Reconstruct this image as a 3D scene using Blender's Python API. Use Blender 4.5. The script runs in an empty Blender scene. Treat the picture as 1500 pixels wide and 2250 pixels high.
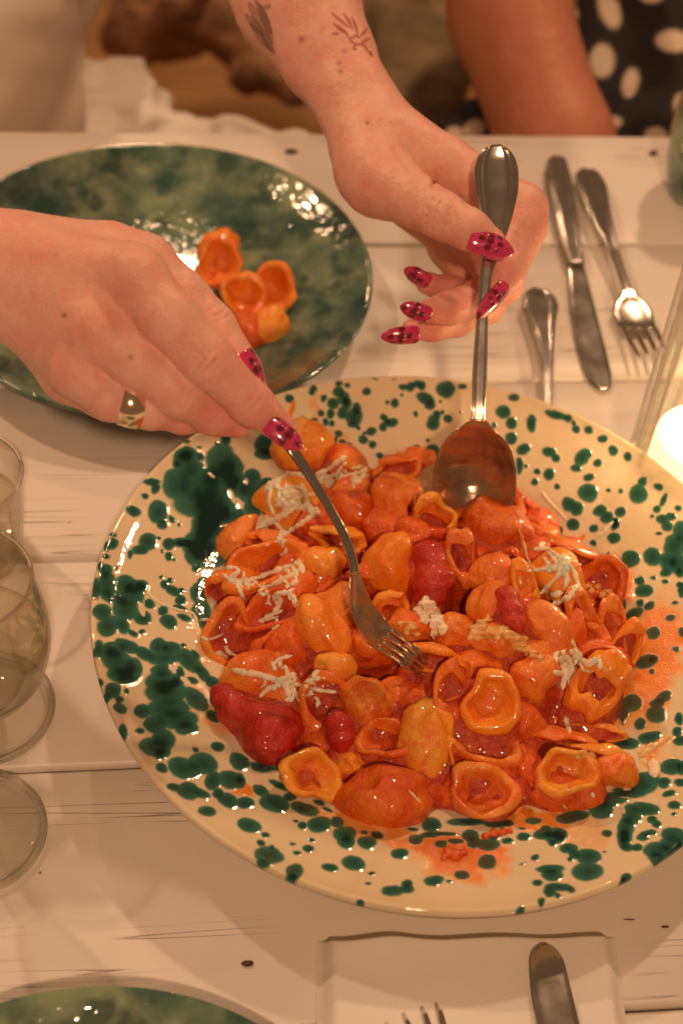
import bpy, bmesh, math, random
import numpy as np
from mathutils import Vector, Matrix, noise
from mathutils.bvhtree import BVHTree

random.seed(7)
rng = np.random.default_rng(7)
SC = bpy.context.scene
COL = SC.collection

# ------------------------------------------------------------------ camera
FPX, PITCH, ROLL, HCAM, YAW = 3330.0, math.radians(47.55), math.radians(6.15), 0.64, 0.1735
CAM = Vector((0, 0, HCAM))
_Rz = Matrix.Rotation(-YAW, 3, 'Z')                  # world x axis runs along the table planks
_R0 = _Rz @ Vector((1, 0, 0))
_U0 = _Rz @ Vector((0, math.sin(PITCH), math.cos(PITCH)))
FW = _Rz @ Vector((0, math.cos(PITCH), -math.sin(PITCH)))
RT = _R0 * math.cos(ROLL) + _U0 * math.sin(ROLL) * 1.0
UP = _U0 * math.cos(ROLL) - _R0 * math.sin(ROLL) * 1.0


def ray(px, py):
    return FW + RT * ((px - 750) / FPX) + UP * ((1125 - py) / FPX)


def pd(px, py, d):
    "point seen at pixel px,py of the 1500x2250 photograph at camera depth d"
    return CAM + ray(px, py) * d


def at(px, py, z=0.0):
    "point seen at that pixel, at height z above the table"
    r = ray(px, py)
    return CAM + r * ((z - HCAM) / r.z)


def toward_cam(p):
    return (CAM - p).normalized()


def project(P):
    "numpy (n,3) world -> (n,2) pixels, depth"
    Q = P - np.array(CAM)
    d = Q @ np.array(FW)
    return 750 + FPX * (Q @ np.array(RT)) / d, 1125 - FPX * (Q @ np.array(UP)) / d, d


cd = bpy.data.cameras.new('camera')
cam = bpy.data.objects.new('camera', cd)
COL.objects.link(cam)
M = Matrix((RT, UP, -FW)).transposed().to_4x4()
M.translation = CAM
cam.matrix_world = M
cd.sensor_fit = 'VERTICAL'
cd.sensor_height = 36
cd.lens = FPX / 2250 * 36
cd.clip_end = 60
cd.clip_start = 0.02
cd.dof.use_dof = True
cd.dof.focus_distance = 0.735
cd.dof.aperture_fstop = 6.3
SC.camera = cam

# ------------------------------------------------------------------ world and lamps
W = bpy.data.worlds.new('World')
SC.world = W
W.use_nodes = True
bg = W.node_tree.nodes['Background']
bg.inputs[0].default_value = (1.0, 0.52, 0.26, 1)
bg.inputs[1].default_value = 0.115
SC.view_settings.view_transform = 'Standard'
SC.view_settings.look = 'None'
SC.view_settings.exposure = 0.46
SC.cycles.transparent_max_bounces = 40
SC.view_settings.gamma = 1


def bulb(loc, power, radius=0.03, col=(1.0, 0.60, 0.34)):
    l = bpy.data.lights.new('warm_bulb', 'POINT')
    l.energy = power * 2.2
    l.color = col
    l.shadow_soft_size = radius
    o = bpy.data.objects.new('warm_bulb', l)
    o.location = loc
    COL.objects.link(o)
    return o


bulb((-0.75, 1.50, 1.35), 12, 0.03)
bulb((0.80, 1.55, 1.55), 15, 0.035)
bulb((-0.02, 2.25, 1.20), 4, 0.025)
bulb((0.05, -0.70, 1.40), 18, 0.04)

# ------------------------------------------------------------------ helpers
def prop(o, label=None, cat=None, group=None, kind=None):
    if label: o['label'] = label
    if cat: o['category'] = cat
    if group: o['group'] = group
    if kind: o['kind'] = kind
    return o


def empty(name, loc, label, cat, group=None):
    o = bpy.data.objects.new(name, None)
    o.empty_display_size = 0.02
    o.location = loc
    COL.objects.link(o)
    return prop(o, label, cat, group)


def mesh_obj(name, verts, faces, mat, parent=None, smooth=True, attrs=None):
    me = bpy.data.meshes.new(name)
    me.from_pydata([tuple(v) for v in verts], [], faces)
    return link(name, me, mat, parent, smooth, attrs)


def link(name, me, mat, parent=None, smooth=True, attrs=None):
    if mat: me.materials.append(mat.m if isinstance(mat, Mat) else mat)
    if smooth and len(me.polygons):
        me.polygons.foreach_set('use_smooth', np.ones(len(me.polygons), bool))
    for k, v in (attrs or {}).items():
        a = me.attributes.new(k, 'FLOAT', 'POINT')
        a.data.foreach_set('value', np.asarray(v, np.float32))
    me.update()
    o = bpy.data.objects.new(name, me)
    COL.objects.link(o)
    if parent:
        o.parent = parent
        o.matrix_parent_inverse = Matrix.Translation(parent.location).inverted() if parent.parent is None else Matrix()
    return o


def np_mesh(name, V, F):
    "fast mesh from numpy verts (n,3), quads (m,4)"
    me = bpy.data.meshes.new(name)
    me.vertices.add(len(V))
    me.vertices.foreach_set('co', np.asarray(V, np.float32).ravel())
    n = len(F)
    k = F.shape[1]
    me.loops.add(n * k)
    me.loops.foreach_set('vertex_index', np.asarray(F, np.int32).ravel())
    me.polygons.add(n)
    me.polygons.foreach_set('loop_start', np.arange(0, n * k, k, dtype=np.int32))
    me.polygons.foreach_set('loop_total', np.full(n, k, np.int32))
    me.update(calc_edges=True)
    me.validate()
    return me


# ---- node materials
class Mat:
    def __init__(s, name):
        s.m = bpy.data.materials.new(name)
        s.m.use_nodes = True
        s.nt = s.m.node_tree
        s.b = s.nt.nodes['Principled BSDF']
        s.out = s.nt.nodes['Material Output']

    def n(s, t, **kw):
        nd = s.nt.nodes.new(t)
        for k, v in kw.items():
            if k.startswith('i_'):
                key = k[2:].replace('_', ' ')
                nd.inputs[int(key) if key.isdigit() else key].default_value = v
            else:
                setattr(nd, k, v)
        return nd

    def l(s, a, b):
        s.nt.links.new(a, b)
        return s

    def set(s, **kw):
        for k, v in kw.items():
            s.b.inputs[k.replace('_', ' ')].default_value = v
        return s

    def noise(s, scale, detail=4, rough=.55, vec=None, dist=0):
        nd = s.n('ShaderNodeTexNoise', i_Scale=scale, i_Detail=detail, i_Roughness=rough, i_Distortion=dist)
        if vec is None:
            vec = s.coord()
        s.l(vec, nd.inputs['Vector'])
        return nd.outputs[0]

    def coord(s, which='Object', scale=None):
        if not hasattr(s, '_tc'):
            s._tc = s.n('ShaderNodeTexCoord')
        o = s._tc.outputs[which]
        if scale is not None:
            mp = s.n('ShaderNodeMapping')
            mp.inputs['Scale'].default_value = scale
            s.l(o, mp.inputs[0])
            o = mp.outputs[0]
        return o

    def ramp(s, fac, stops):
        r = s.n('ShaderNodeValToRGB')
        e = r.color_ramp.elements
        while len(e) < len(stops): e.new(0.5)
        for k, (p, c) in enumerate(stops):
            e[k].position = p
            e[k].color = (c, c, c, 1) if isinstance(c, (int, float)) else (*c, 1)
        s.l(fac, r.inputs[0])
        return r.outputs[0]

    def mix(s, fac, a, b):
        x = s.n('ShaderNodeMix', data_type='RGBA')
        for sock, v in ((x.inputs[0], fac), (x.inputs[6], a), (x.inputs[7], b)):
            if isinstance(v, (int, float)): sock.default_value = v
            elif isinstance(v, tuple): sock.default_value = (*v, 1)
            else: s.l(v, sock)
        return x.outputs[2]

    def math(s, op, a, b=0.0, c=None):
        x = s.n('ShaderNodeMath', operation=op)
        for k, v in enumerate((a, b) if c is None else (a, b, c)):
            if isinstance(v, (int, float)): x.inputs[k].default_value = v
            else: s.l(v, x.inputs[k])
        return x.outputs[0]

    def attr(s, name):
        return s.n('ShaderNodeAttribute', attribute_name=name).outputs['Fac']

    def bump(s, h, strength, dist=0.001, prev=None):
        x = s.n('ShaderNodeBump', i_Strength=strength, i_Distance=dist)
        s.l(h, x.inputs['Height'])
        if prev is not None: s.l(prev, x.inputs['Normal'])
        s.l(x.outputs[0], s.b.inputs['Normal'])
        return x.outputs[0]

    def col(s, c):
        if isinstance(c, tuple): s.b.inputs['Base Color'].default_value = (*c, 1)
        else: s.l(c, s.b.inputs['Base Color'])
        return s

    def rand(s):
        return s.n('ShaderNodeObjectInfo').outputs['Random']


def glossy_food(name, stops, scale, coat=.35, rough=.34, sss=.2, bump=.5, rand=.35, wet=None, thr=(.44, .62)):
    m = Mat(name)
    tc = m.n('ShaderNodeTexCoord')
    vm = m.n('ShaderNodeVectorMath', operation='ADD')
    m.l(tc.outputs['Object'], vm.inputs[0])
    cx = m.n('ShaderNodeCombineXYZ')
    r = m.math('MULTIPLY', m.rand(), 9.0)
    m.l(r, cx.inputs[0]).l(r, cx.inputs[1]).l(cx.outputs[0], vm.inputs[1])
    P = vm.outputs[0]
    n1 = m.noise(scale, 4, .55, P)
    v = m.math('ADD', n1, m.math('MULTIPLY', m.math('SUBTRACT', m.rand(), .5), rand))
    c = m.ramp(v, stops)
    if wet:
        n2 = m.noise(95, 5, .62, P, .5)
        w = m.math('ADD', n2, m.math('MULTIPLY', m.attr('hollow'), .17))
        w = m.math('ADD', w, m.math('MULTIPLY', m.math('SUBTRACT', m.rand(), .5), .10))
        c = m.mix(m.math('MULTIPLY', m.ramp(w, [(thr[0], 0.), (thr[1], 1.)]), .85), c, wet)
        fl = m.noise(420, 2, .5, P)
        c = m.mix(m.ramp(fl, [(.68, 0.), (.74, .5)]), c, (.85, .50, .20))
    m.col(c)
    m.set(Roughness=rough, Coat_Weight=coat, Coat_Roughness=.06, Subsurface_Weight=sss, Subsurface_Radius=(.005, .0016, .0006),
          Subsurface_Scale=.45, Specular_IOR_Level=.45)
    b = m.bump(m.noise(130, 3, .5, P), min(1, bump * .9), .0018)
    b = m.bump(m.noise(430, 3, .6, P), min(1, bump * 1.8), .0011, b)
    b = m.bump(m.noise(1300, 2, .6, P), min(1, bump * 1.3), .0003, b)
    return m


RED = (.70, .095, .010)
m_pasta = glossy_food('pasta_in_sauce', [(.25, (.80, .16, .016)), (.5, (.86, .26, .030)), (.8, (.88, .38, .06))], 60, wet=RED, thr=(.42, .66))
m_pasta_y = glossy_food('pale_pasta', [(.2, (.84, .18, .010)), (.45, (.90, .29, .018)), (.75, (.90, .42, .055))], 55, bump=.45, wet=(.78, .12, .008), thr=(.50, .74))
m_pasta_r = glossy_food('saucy_pasta', [(.25, (.70, .085, .010)), (.5, (.80, .15, .014)), (.8, (.84, .24, .03))], 60, bump=.7, wet=(.60, .055, .008), thr=(.42, .66))
m_tomato = glossy_food('cooked_tomato', [(.25, (.36, .010, .005)), (.55, (.54, .022, .008)), (.85, (.66, .08, .02))], 90, coat=.6, bump=.8, rand=.1)
m_sauce = glossy_food('tomato_sauce', [(.3, (.34, .020, .005)), (.5, (.50, .052, .008)), (.75, (.70, .14, .018))], 130, coat=.5, bump=1.0, rand=0)
m_cheese = glossy_food('shaved_cheese', [(.3, (.86, .68, .46)), (.7, (.90, .81, .66))], 90, coat=.1, rough=.5, sss=.4, bump=.16, rand=.2)
m_cheese_y = glossy_food('melted_cheese', [(.3, (.80, .36, .08)), (.7, (.85, .60, .30))], 90, coat=.4, rough=.4, sss=.3, bump=.5, rand=.2)


def simple(name, c, rough=.5, metal=0., coat=0., noise_amt=.0, nscale=30, bump=0, bscale=200, bdist=.0005, **kw):
    m = Mat(name)
    if noise_amt:
        m.col(m.mix(m.ramp(m.noise(nscale, 5), [(.3, 0.), (.7, 1.)]), tuple(x * (1 - noise_amt) for x in c), tuple(min(1, x * (1 + noise_amt)) for x in c)))
    else:
        m.col(c)
    m.set(Roughness=rough, Metallic=metal, Coat_Weight=coat, **kw)
    if bump: m.bump(m.noise(bscale, 4), bump, bdist)
    return m


# stainless steel with faint wear
m_steel = Mat('polished_steel')
m_steel.col((.60, .57, .53)).set(Metallic=1.0)
m_steel.l(m_steel.ramp(m_steel.noise(60, 5), [(.3, .13), (.75, .24)]), m_steel.b.inputs['Roughness'])
m_steel.bump(m_steel.noise(55, 2), .15, .001)
m_bowl = Mat('sauce_smeared_steel')
_s = m_bowl.ramp(m_bowl.noise(48, 6, .65), [(.42, 0.), (.66, 1.)])
m_bowl.col(m_bowl.mix(_s, (.46, .36, .27), (.52, .17, .03)))
m_bowl.l(m_bowl.ramp(_s, [(0, .95), (1, .35)]), m_bowl.b.inputs['Metallic'])
m_bowl.set(Roughness=.22, Coat_Weight=.5)
m_bowl.bump(m_bowl.noise(180, 4), .35, .0008)
m_gold = simple('pale_gold', (.95, .80, .55), .16, 1.0, bump=.08, bscale=60)

# skin
def skin(name, a, b, red):
    m = Mat(name)
    c = m.mix(m.ramp(m.noise(22, 4), [(.35, 0.), (.7, 1.)]), a, b)
    c = m.mix(m.ramp(m.noise(85, 5, .65), [(.42, 0.), (.68, .55)]), c, red)
    c = m.mix(m.ramp(m.noise(260, 4, .6), [(.5, 0.), (.72, .30)]), c, tuple(x * .8 for x in a))
    c = m.mix(m.math('MULTIPLY', m.attr('flush'), .75), c, red)
    c = m.mix(m.ramp(m.noise(420, 3), [(.62, 0.), (.75, .22)]), c, tuple(x * .75 for x in a))
    c = m.mix(m.attr('mole'), c, (.20, .07, .04))
    m.col(c)
    m.set(Roughness=.46, Subsurface_Weight=.12, Subsurface_Radius=(.009, .003, .0015), Subsurface_Scale=.5, Specular_IOR_Level=.35)
    bb = m.bump(m.noise(70, 4, .6), .5, .0030)
    bb = m.bump(m.noise(700, 3), .5, .0003, bb)
    v = m.n('ShaderNodeTexVoronoi', i_Scale=750.0)
    m.l(m.coord(), v.inputs['Vector'])
    bb = m.bump(v.outputs[0], .5, .0003, bb)
    return m


m_skin = skin('warm_skin', (.76, .42, .33), (.82, .49, .39), (.76, .25, .21))
m_skin2 = skin('tanned_skin', (.52, .20, .12), (.56, .23, .14), (.5, .16, .1))

# pink nail polish with dark raised spots
m_nail = Mat('pink_nail_polish')
_v = m_nail.n('ShaderNodeTexVoronoi', i_Scale=1.0, i_Randomness=.45)
m_nail.l(m_nail.coord(scale=(250, 210, 60)), _v.inputs['Vector'])
_f = m_nail.ramp(_v.outputs['Distance'], [(.34, 1.), (.52, 0.)])
m_nail.col(m_nail.mix(_f, (.60, .035, .15), (.15, .004, .022)))
m_nail.set(Roughness=.18, Coat_Weight=1.0, Coat_Roughness=.04)
m_nail.bump(_f, .9, .0011)

# ------------------------------------------------------------------ iso-surface modelling of bodies
def cone(a, b, ra, rb, squash=None):
    return ('c', np.array(a, float), np.array(b, float), ra, rb, squash)


def ell(c, axes, radii):
    return ('e', np.array(c, float), np.array([list(x) for x in axes]), np.array(radii, float), 0, None)


def prim_d(P, p):
    if p[0] == 'c':
        _, a, b, ra, rb, sq = p
        ba = b - a
        L = float(ba @ ba) + 1e-12
        Q = P - a
        t = np.clip((Q @ ba) / L, 0, 1)
        R = Q - t[:, None] * ba
        if sq is not None:
            n, s = sq
            dn = R @ n
            R = R + (dn * (1 / s - 1))[:, None] * n
        return np.sqrt((R * R).sum(1)) - (ra + (rb - ra) * t)
    _, c, A, r, _, _ = p
    q = (P - c) @ A.T
    k0 = np.sqrt(((q / r) ** 2).sum(1))
    k1 = np.sqrt(((q / r ** 2) ** 2).sum(1)) + 1e-9
    return k0 * (k0 - 1) / k1


def smin(a, b, k):
    h = np.maximum(k - np.abs(a - b), 0) / k
    return np.minimum(a, b) - h * h * h * k / 6


def chain_d(P, prims, k):
    d = prim_d(P, prims[0])
    for p in prims[1:]:
        d = smin(d, prim_d(P, p), k)
    return d


def surface_nets(vol, org, h):
    s = vol < 0
    c = s[:-1, :-1, :-1]
    n = np.zeros(c.shape, np.int8)
    for i in (0, 1):
        for j in (0, 1):
            for k in (0, 1):
                n += s[i:s.shape[0] - 1 + i, j:s.shape[1] - 1 + j, k:s.shape[2] - 1 + k]
    act = (n > 0) & (n < 8)
    I, J, K = np.nonzero(act)
    idx = np.full(act.shape, -1, np.int32)
    idx[I, J, K] = np.arange(len(I))
    cor = {}
    for i in (0, 1):
        for j in (0, 1):
            for k in (0, 1):
                cor[i, j, k] = vol[I + i, J + j, K + k]
    acc = np.zeros((len(I), 3))
    cnt = np.zeros(len(I))
    keys = list(cor)
    for a in keys:
        for ax in range(3):
            if a[ax] == 0:
                b = list(a); b[ax] = 1; b = tuple(b)
                va, vb = cor[a], cor[b]
                m = (va < 0) != (vb < 0)
                t = np.where(m, va / np.where(m, va - vb, 1), 0)
                p = np.array(a, float)[None, :].repeat(len(I), 0)
                p[:, ax] = t
                acc += p * m[:, None]
                cnt += m
    V = np.stack([I, J, K], 1) + acc / cnt[:, None]
    F = []
    for ax in range(3):
        o1, o2 = [(1, 2), (2, 0), (0, 1)][ax]
        sl0 = [slice(None)] * 3; sl1 = [slice(None)] * 3
        sl0[ax] = slice(0, -1); sl1[ax] = slice(1, None)
        a, b = s[tuple(sl0)], s[tuple(sl1)]
        X = np.stack(np.nonzero(a != b), 1)
        X = X[(X[:, o1] > 0) & (X[:, o2] > 0) & (X[:, o1] < s.shape[o1] - 1) & (X[:, o2] < s.shape[o2] - 1)]
        inside = a[X[:, 0], X[:, 1], X[:, 2]]
        q = []
        for d1, d2 in ((1, 1), (0, 1), (0, 0), (1, 0)):
            Y = X.copy()
            Y[:, o1] -= d1; Y[:, o2] -= d2
            q.append(idx[Y[:, 0], Y[:, 1], Y[:, 2]])
        q = np.stack(q, 1)
        q[~inside] = q[~inside][:, ::-1]
        F.append(q)
    F = np.concatenate(F)
    F = F[(F >= 0).all(1)]
    return V * h + org, F


def iso(fn, lo, hi, h):
    "sample fn only near its surface, on a grid of pitch h"
    lo = np.array(lo, float); hi = np.array(hi, float)
    q = 4
    H4 = h * q
    nc = np.ceil((hi - lo) / H4).astype(int) + 1
    ax = [lo[i] + np.arange(nc[i]) * H4 for i in range(3)]
    G = np.stack(np.meshgrid(*ax, indexing='ij'), -1).reshape(-1, 3)
    dc = np.concatenate([fn(G[i:i + 200000]) for i in range(0, len(G), 200000)]).reshape(nc)
    nf = (nc - 1) * q + 1
    vol = np.where(dc < 0, -1., 1.).astype(np.float32)
    vol = vol.repeat(q, 0).repeat(q, 1).repeat(q, 2)[:nf[0], :nf[1], :nf[2]].copy()
    near = np.abs(dc) < H4 * 2.2
    near = near.repeat(q, 0).repeat(q, 1).repeat(q, 2)
    near = near[:nf[0], :nf[1], :nf[2]]
    near = near.copy()
    near[1:] |= near[:-1].copy()
    I = np.stack(np.nonzero(near), 1)
    P = lo + I * h
    vals = np.concatenate([fn(P[i:i + 200000]) for i in range(0, len(P), 200000)]) if len(P) else np.zeros(0)
    vol[I[:, 0], I[:, 1], I[:, 2]] = vals
    return surface_nets(vol, lo, h)


def bounds(prims, pad=.012):
    lo, hi = [], []
    for p in prims:
        if p[0] == 'c':
            for c, r in ((p[1], p[3]), (p[2], p[4])):
                lo.append(c - r * 1.05); hi.append(c + r * 1.05)
        else:
            r = p[3].max(); lo.append(p[1] - r); hi.append(p[1] + r)
    return np.min(lo, 0) - pad, np.max(hi, 0) + pad


def chain(pts):
    "pts: (px, py, depth, radius in px) -> cones"
    out = []
    for a, b in zip(pts[:-1], pts[1:]):
        out.append(cone(pd(*a[:3]), pd(*b[:3]), a[3] * a[2] / FPX, b[3] * b[2] / FPX))
    return out


def build_hand(palm, fingers, creases, k_palm=.016, k_web=.011, k_gap=.0014, h=.001):
    allp = palm + [p for f in fingers for p in f]
    lo, hi = bounds(allp)

    def fn(P):
        d = chain_d(P, palm, k_palm)
        tot = d
        for f in fingers:
            df = smin(d, chain_d(P, f, .007), k_web)
            tot = smin(tot, df, k_gap)
        X, Y, D = project(P)
        for ax, ay, bx, by, w, amp, dmax in creases:
            dx, dy = bx - ax, by - ay
            t = np.clip(((X - ax) * dx + (Y - ay) * dy) / (dx * dx + dy * dy), 0, 1)
            r2 = (X - ax - t * dx) ** 2 + (Y - ay - t * dy) ** 2
            tot = tot + amp * np.exp(-r2 / (w * w)) * (D < dmax)
        return tot
    return iso(fn, lo, hi, h)


def rpx(px, d):
    return px * d / FPX


VN = np.array(-FW)
# ---- hand holding the fork (comes in from the left)
DA = .655
KN = [cone(pd(x, y, DA + dd), pd(x + 6, y + 6, DA + dd), rpx(r, DA), rpx(r, DA)) for x, y, dd, r in ((298, 600, -.0030, 40), (208, 722, -.0022, 40), (158, 812, .0035, 34))]
palmA = KN + [
    cone(pd(-420, 560, DA + .03), pd(-60, 598, DA + .012), rpx(150, DA), rpx(136, DA), (VN, .80)),
    cone(pd(-60, 598, DA + .012), pd(40, 612, DA + .012), rpx(136, DA), rpx(118, DA), (VN, .72)),
    cone(pd(40, 585, DA + .010), pd(285, 610, DA + .006), rpx(88, DA), rpx(70, DA), (VN, .8)),
    cone(pd(40, 620, DA + .010), pd(205, 715, DA + .004), rpx(86, DA), rpx(66, DA), (VN, .8)),
    cone(pd(40, 640, DA + .014), pd(165, 800, DA + .010), rpx(82, DA), rpx(60, DA), (VN, .8)),
    cone(pd(30, 640, DA + .022), pd(150, 825, DA + .026), rpx(70, DA), rpx(58, DA), (VN, .9)),
    cone(pd(60, 560, DA + .022), pd(240, 560, DA + .024), rpx(92, DA), rpx(70, DA), (VN, .8)),
    cone(pd(150, 700, DA + .024), pd(260, 700, DA + .028), rpx(95, DA), rpx(80, DA), (VN, .6)),
]
fingA = [
    chain([(290, 605, DA + .004, 66), (372, 702, DA + .000, 65), (455, 792, DA + .004, 58), (552, 886, DA + .016, 46), (622, 944, DA + .026, 33)]),
    chain([(205, 722, DA + .004, 62), (298, 792, DA + .005, 62), (390, 862, DA + .010, 54), (470, 910, DA + .026, 44), (520, 932, DA + .036, 31)]),
    chain([(160, 805, DA + .010, 56), (240, 874, DA + .008, 48), (330, 898, DA + .014, 43), (402, 914, DA + .028, 37), (445, 924, DA + .040, 28)]),
    chain([(150, 825, DA + .026, 52), (225, 872, DA + .034, 44), (300, 893, DA + .046, 36), (360, 910, DA + .058, 30)]),
    chain([(240, 570, DA + .026, 74), (318, 580, DA + .028, 64), (400, 655, DA + .030, 58), (462, 718, DA + .030, 53), (534, 806, DA + .026, 40)]),
]


def arc_crease(c, along, half, w=4., amp=.0007, bend=8, dmax=2.):
    "short skin fold crossing a finger at pixel c; along = finger direction in degrees"
    a = math.radians(along)
    ux, uy = math.cos(a), math.sin(a)
    pts = [(c[0] - uy * half * s + ux * bend * (1 - s * s), c[1] + ux * half * s + uy * bend * (1 - s * s)) for s in (-1, -.5, 0, .5, 1)]
    return [(*p, *q, w, amp * k, dmax) for (p, q), k in zip(zip(pts[:-1], pts[1:]), (.6, 1, 1, .6))]


crA = []
for k, (o, hf, am) in enumerate(((-26, 20, .0005), (-13, 28, .0009), (0, 32, .0010), (12, 27, .0009), (24, 18, .0005))):
    crA += arc_crease((452 + o * .72, 790 + o * .75), 46, hf, 4.2, am, 7 if o > 0 else -7, DA + .012)
for o in (-6, 5):
    crA += arc_crease((552 + o, 884 + o), 44, 30, 3.8, .0006, 4, DA + .02)
for o in (-10, 3, 14):
    crA += arc_crease((488 + o * .6, 676 + o), 58, 40, 4.2, .00045, 5, DA + .03)
for o in (-7, 5):
    crA += arc_crease((402 + o, 878 + o * .5), 30, 34, 4., .0006, 5, DA + .02)
VA, FA = build_hand(palmA, fingA, crA)

# ---- hand holding the spoon (comes down from the top)
DB = .80
palmB = [
    cone(pd(540, -260, DB + .10), pd(655, 5, DB + .070), rpx(168, DB), rpx(140, DB), (VN, .80)),
    cone(pd(655, 5, DB + .070), pd(720, 125, DB + .058), rpx(140, DB), rpx(103, DB), (VN, .80)),
    cone(pd(720, 125, DB + .058), pd(775, 215, DB + .045), rpx(103, DB), rpx(84, DB), (VN, .80)),
    cone(pd(775, 215, DB + .045), pd(830, 320, DB + .036), rpx(84, DB), rpx(96, DB), (VN, .72)),
    cone(pd(820, 270, DB + .040), pd(905, 330, DB + .034), rpx(70, DB), rpx(64, DB), (VN, .85)),
    cone(pd(810, 320, DB + .030), pd(830, 400, DB + .018), rpx(84, DB), rpx(78, DB), (VN, .9)),
    cone(pd(840, 320, DB + .050), pd(930, 410, DB + .056), rpx(84, DB), rpx(72, DB), (VN, .8)),
    cone(pd(860, 400, DB + .052), pd(965, 500, DB + .060), rpx(70, DB), rpx(52, DB)),
]
fingB = [
    chain([(815, 375, DB + .022, 80), (865, 415, DB + .008, 66), (910, 440, DB - .002, 56), (968, 472, DB - .012, 50), (1030, 505, DB - .018, 44), (1078, 530, DB - .018, 31)]),
    chain([(890, 318, DB + .036, 66), (980, 358, DB + .028, 56), (1060, 405, DB + .022, 53), (1148, 458, DB + .016, 52), (1150, 500, DB + .012, 48), (1132, 545, DB + .008, 43), (1108, 600, DB + .000, 42), (1088, 640, DB - .004, 31)]),
    chain([(930, 390, DB + .052, 60), (1020, 500, DB + .046, 50), (1102, 622, DB + .036, 44), (1030, 662, DB + .024, 38), (985, 677, DB + .014, 35), (945, 684, DB + .008, 28)]),
    chain([(930, 420, DB + .066, 56), (1000, 540, DB + .064, 48), (1068, 672, DB + .052, 38), (1000, 703, DB + .036, 35), (950, 716, DB + .026, 32), (905, 724, DB + .020, 24)]),
    chain([(940, 440, DB + .072, 50), (985, 545, DB + .074, 42), (1040, 640, DB + .066, 34), (985, 640, DB + .046, 31), (938, 622, DB + .036, 25)]),
]
crB = []
for o, hf, am, bd in ((-30, 26, .0006, -9), (-16, 38, .0011, -10), (-3, 40, .0010, -6), (12, 34, .0009, 6), (24, 24, .0005, 8)):
    crB += arc_crease((966 + o, 468 + o * .42), 22, hf, 4.2, am, bd, DB + .004)
crB += arc_crease((951, 400), 10, 20, 4., .0012, 2, DB + .03)
crB += [(868, 330, 900, 378, 9., .0007, DB + .03), (900, 378, 950, 408, 9., .0006, DB + .03)]
VB, FB = build_hand(palmB, fingB, crB)

# ---- the rest of this woman: upper arms, shoulders and trunk, mostly outside the frame
sR, sL = pd(-480, -260, 1.42), pd(380, -620, 1.42)
elA, elB = pd(-800, 520, .86), pd(520, -900, 1.08)
trunk = [
    cone(pd(-420, 560, DA + .03), elA, rpx(150, DA), .040),
    cone(elA, sR, .043, .052),
    cone(pd(540, -260, DB + .10), elB, rpx(160, DB), .040),
    cone(elB, sL, .043, .052),
    cone(sR, sL, .05, .05),
]
lo, hi = bounds(trunk)
VT, FT = iso(lambda P: chain_d(P, trunk, .03), lo, hi, .006)

person = empty('person', pd(-60, 120, 1.45) - Vector((0, 0, .3)),
               'woman in pale blouse serving pasta with fork and spoon, pink patterned nails and ring', 'person')
V = np.concatenate([VA, VB, VT])
F = np.concatenate([FA, FB + len(VA), FT + len(VA) + len(VB)])
X, Y, D = project(V)


def blobs(X, Y, lst):
    out = np.zeros(len(X))
    for px, py, r, s in lst:
        out = np.maximum(out, s * np.exp(-((X - px) ** 2 + (Y - py) ** 2) / (r * r)))
    return out


flush = blobs(X, Y, [(200, 728, 38, .7), (300, 600, 45, .35), (150, 822, 35, .4), (455, 795, 60, .35), (600, 920, 90, .85), (480, 920, 80, .7),
                     (520, 800, 70, .6), (1090, 620, 80, .8), (930, 690, 80, .85), (1060, 530, 60, .55), (1190, 480, 60, .5), (960, 610, 50, .7),
                     (800, 400, 60, .2), (60, 520, 90, .25)])
mole = blobs(X, Y, [(142, 693, 5, 1), (288, 784, 6, .7), (124, 560, 4, .5), (662, 86, 7, .7), (745, 139, 6, .6), (747, 157, 5, .6), (757, 112, 6, .5), (807, 270, 4, .8), (835, 262, 3, .4)])
me = np_mesh('body', V, F)
body = link('body', me, m_skin, person, attrs={'flush': flush, 'mole': mole})
bvh = BVHTree.FromPolygons([tuple(v) for v in V], [tuple(f) for f in F])


def cast(tree, px, py):
    r = ray(px, py).normalized()
    h = tree.ray_cast(CAM, r, 3.0)
    return h[0], h[1]


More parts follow.
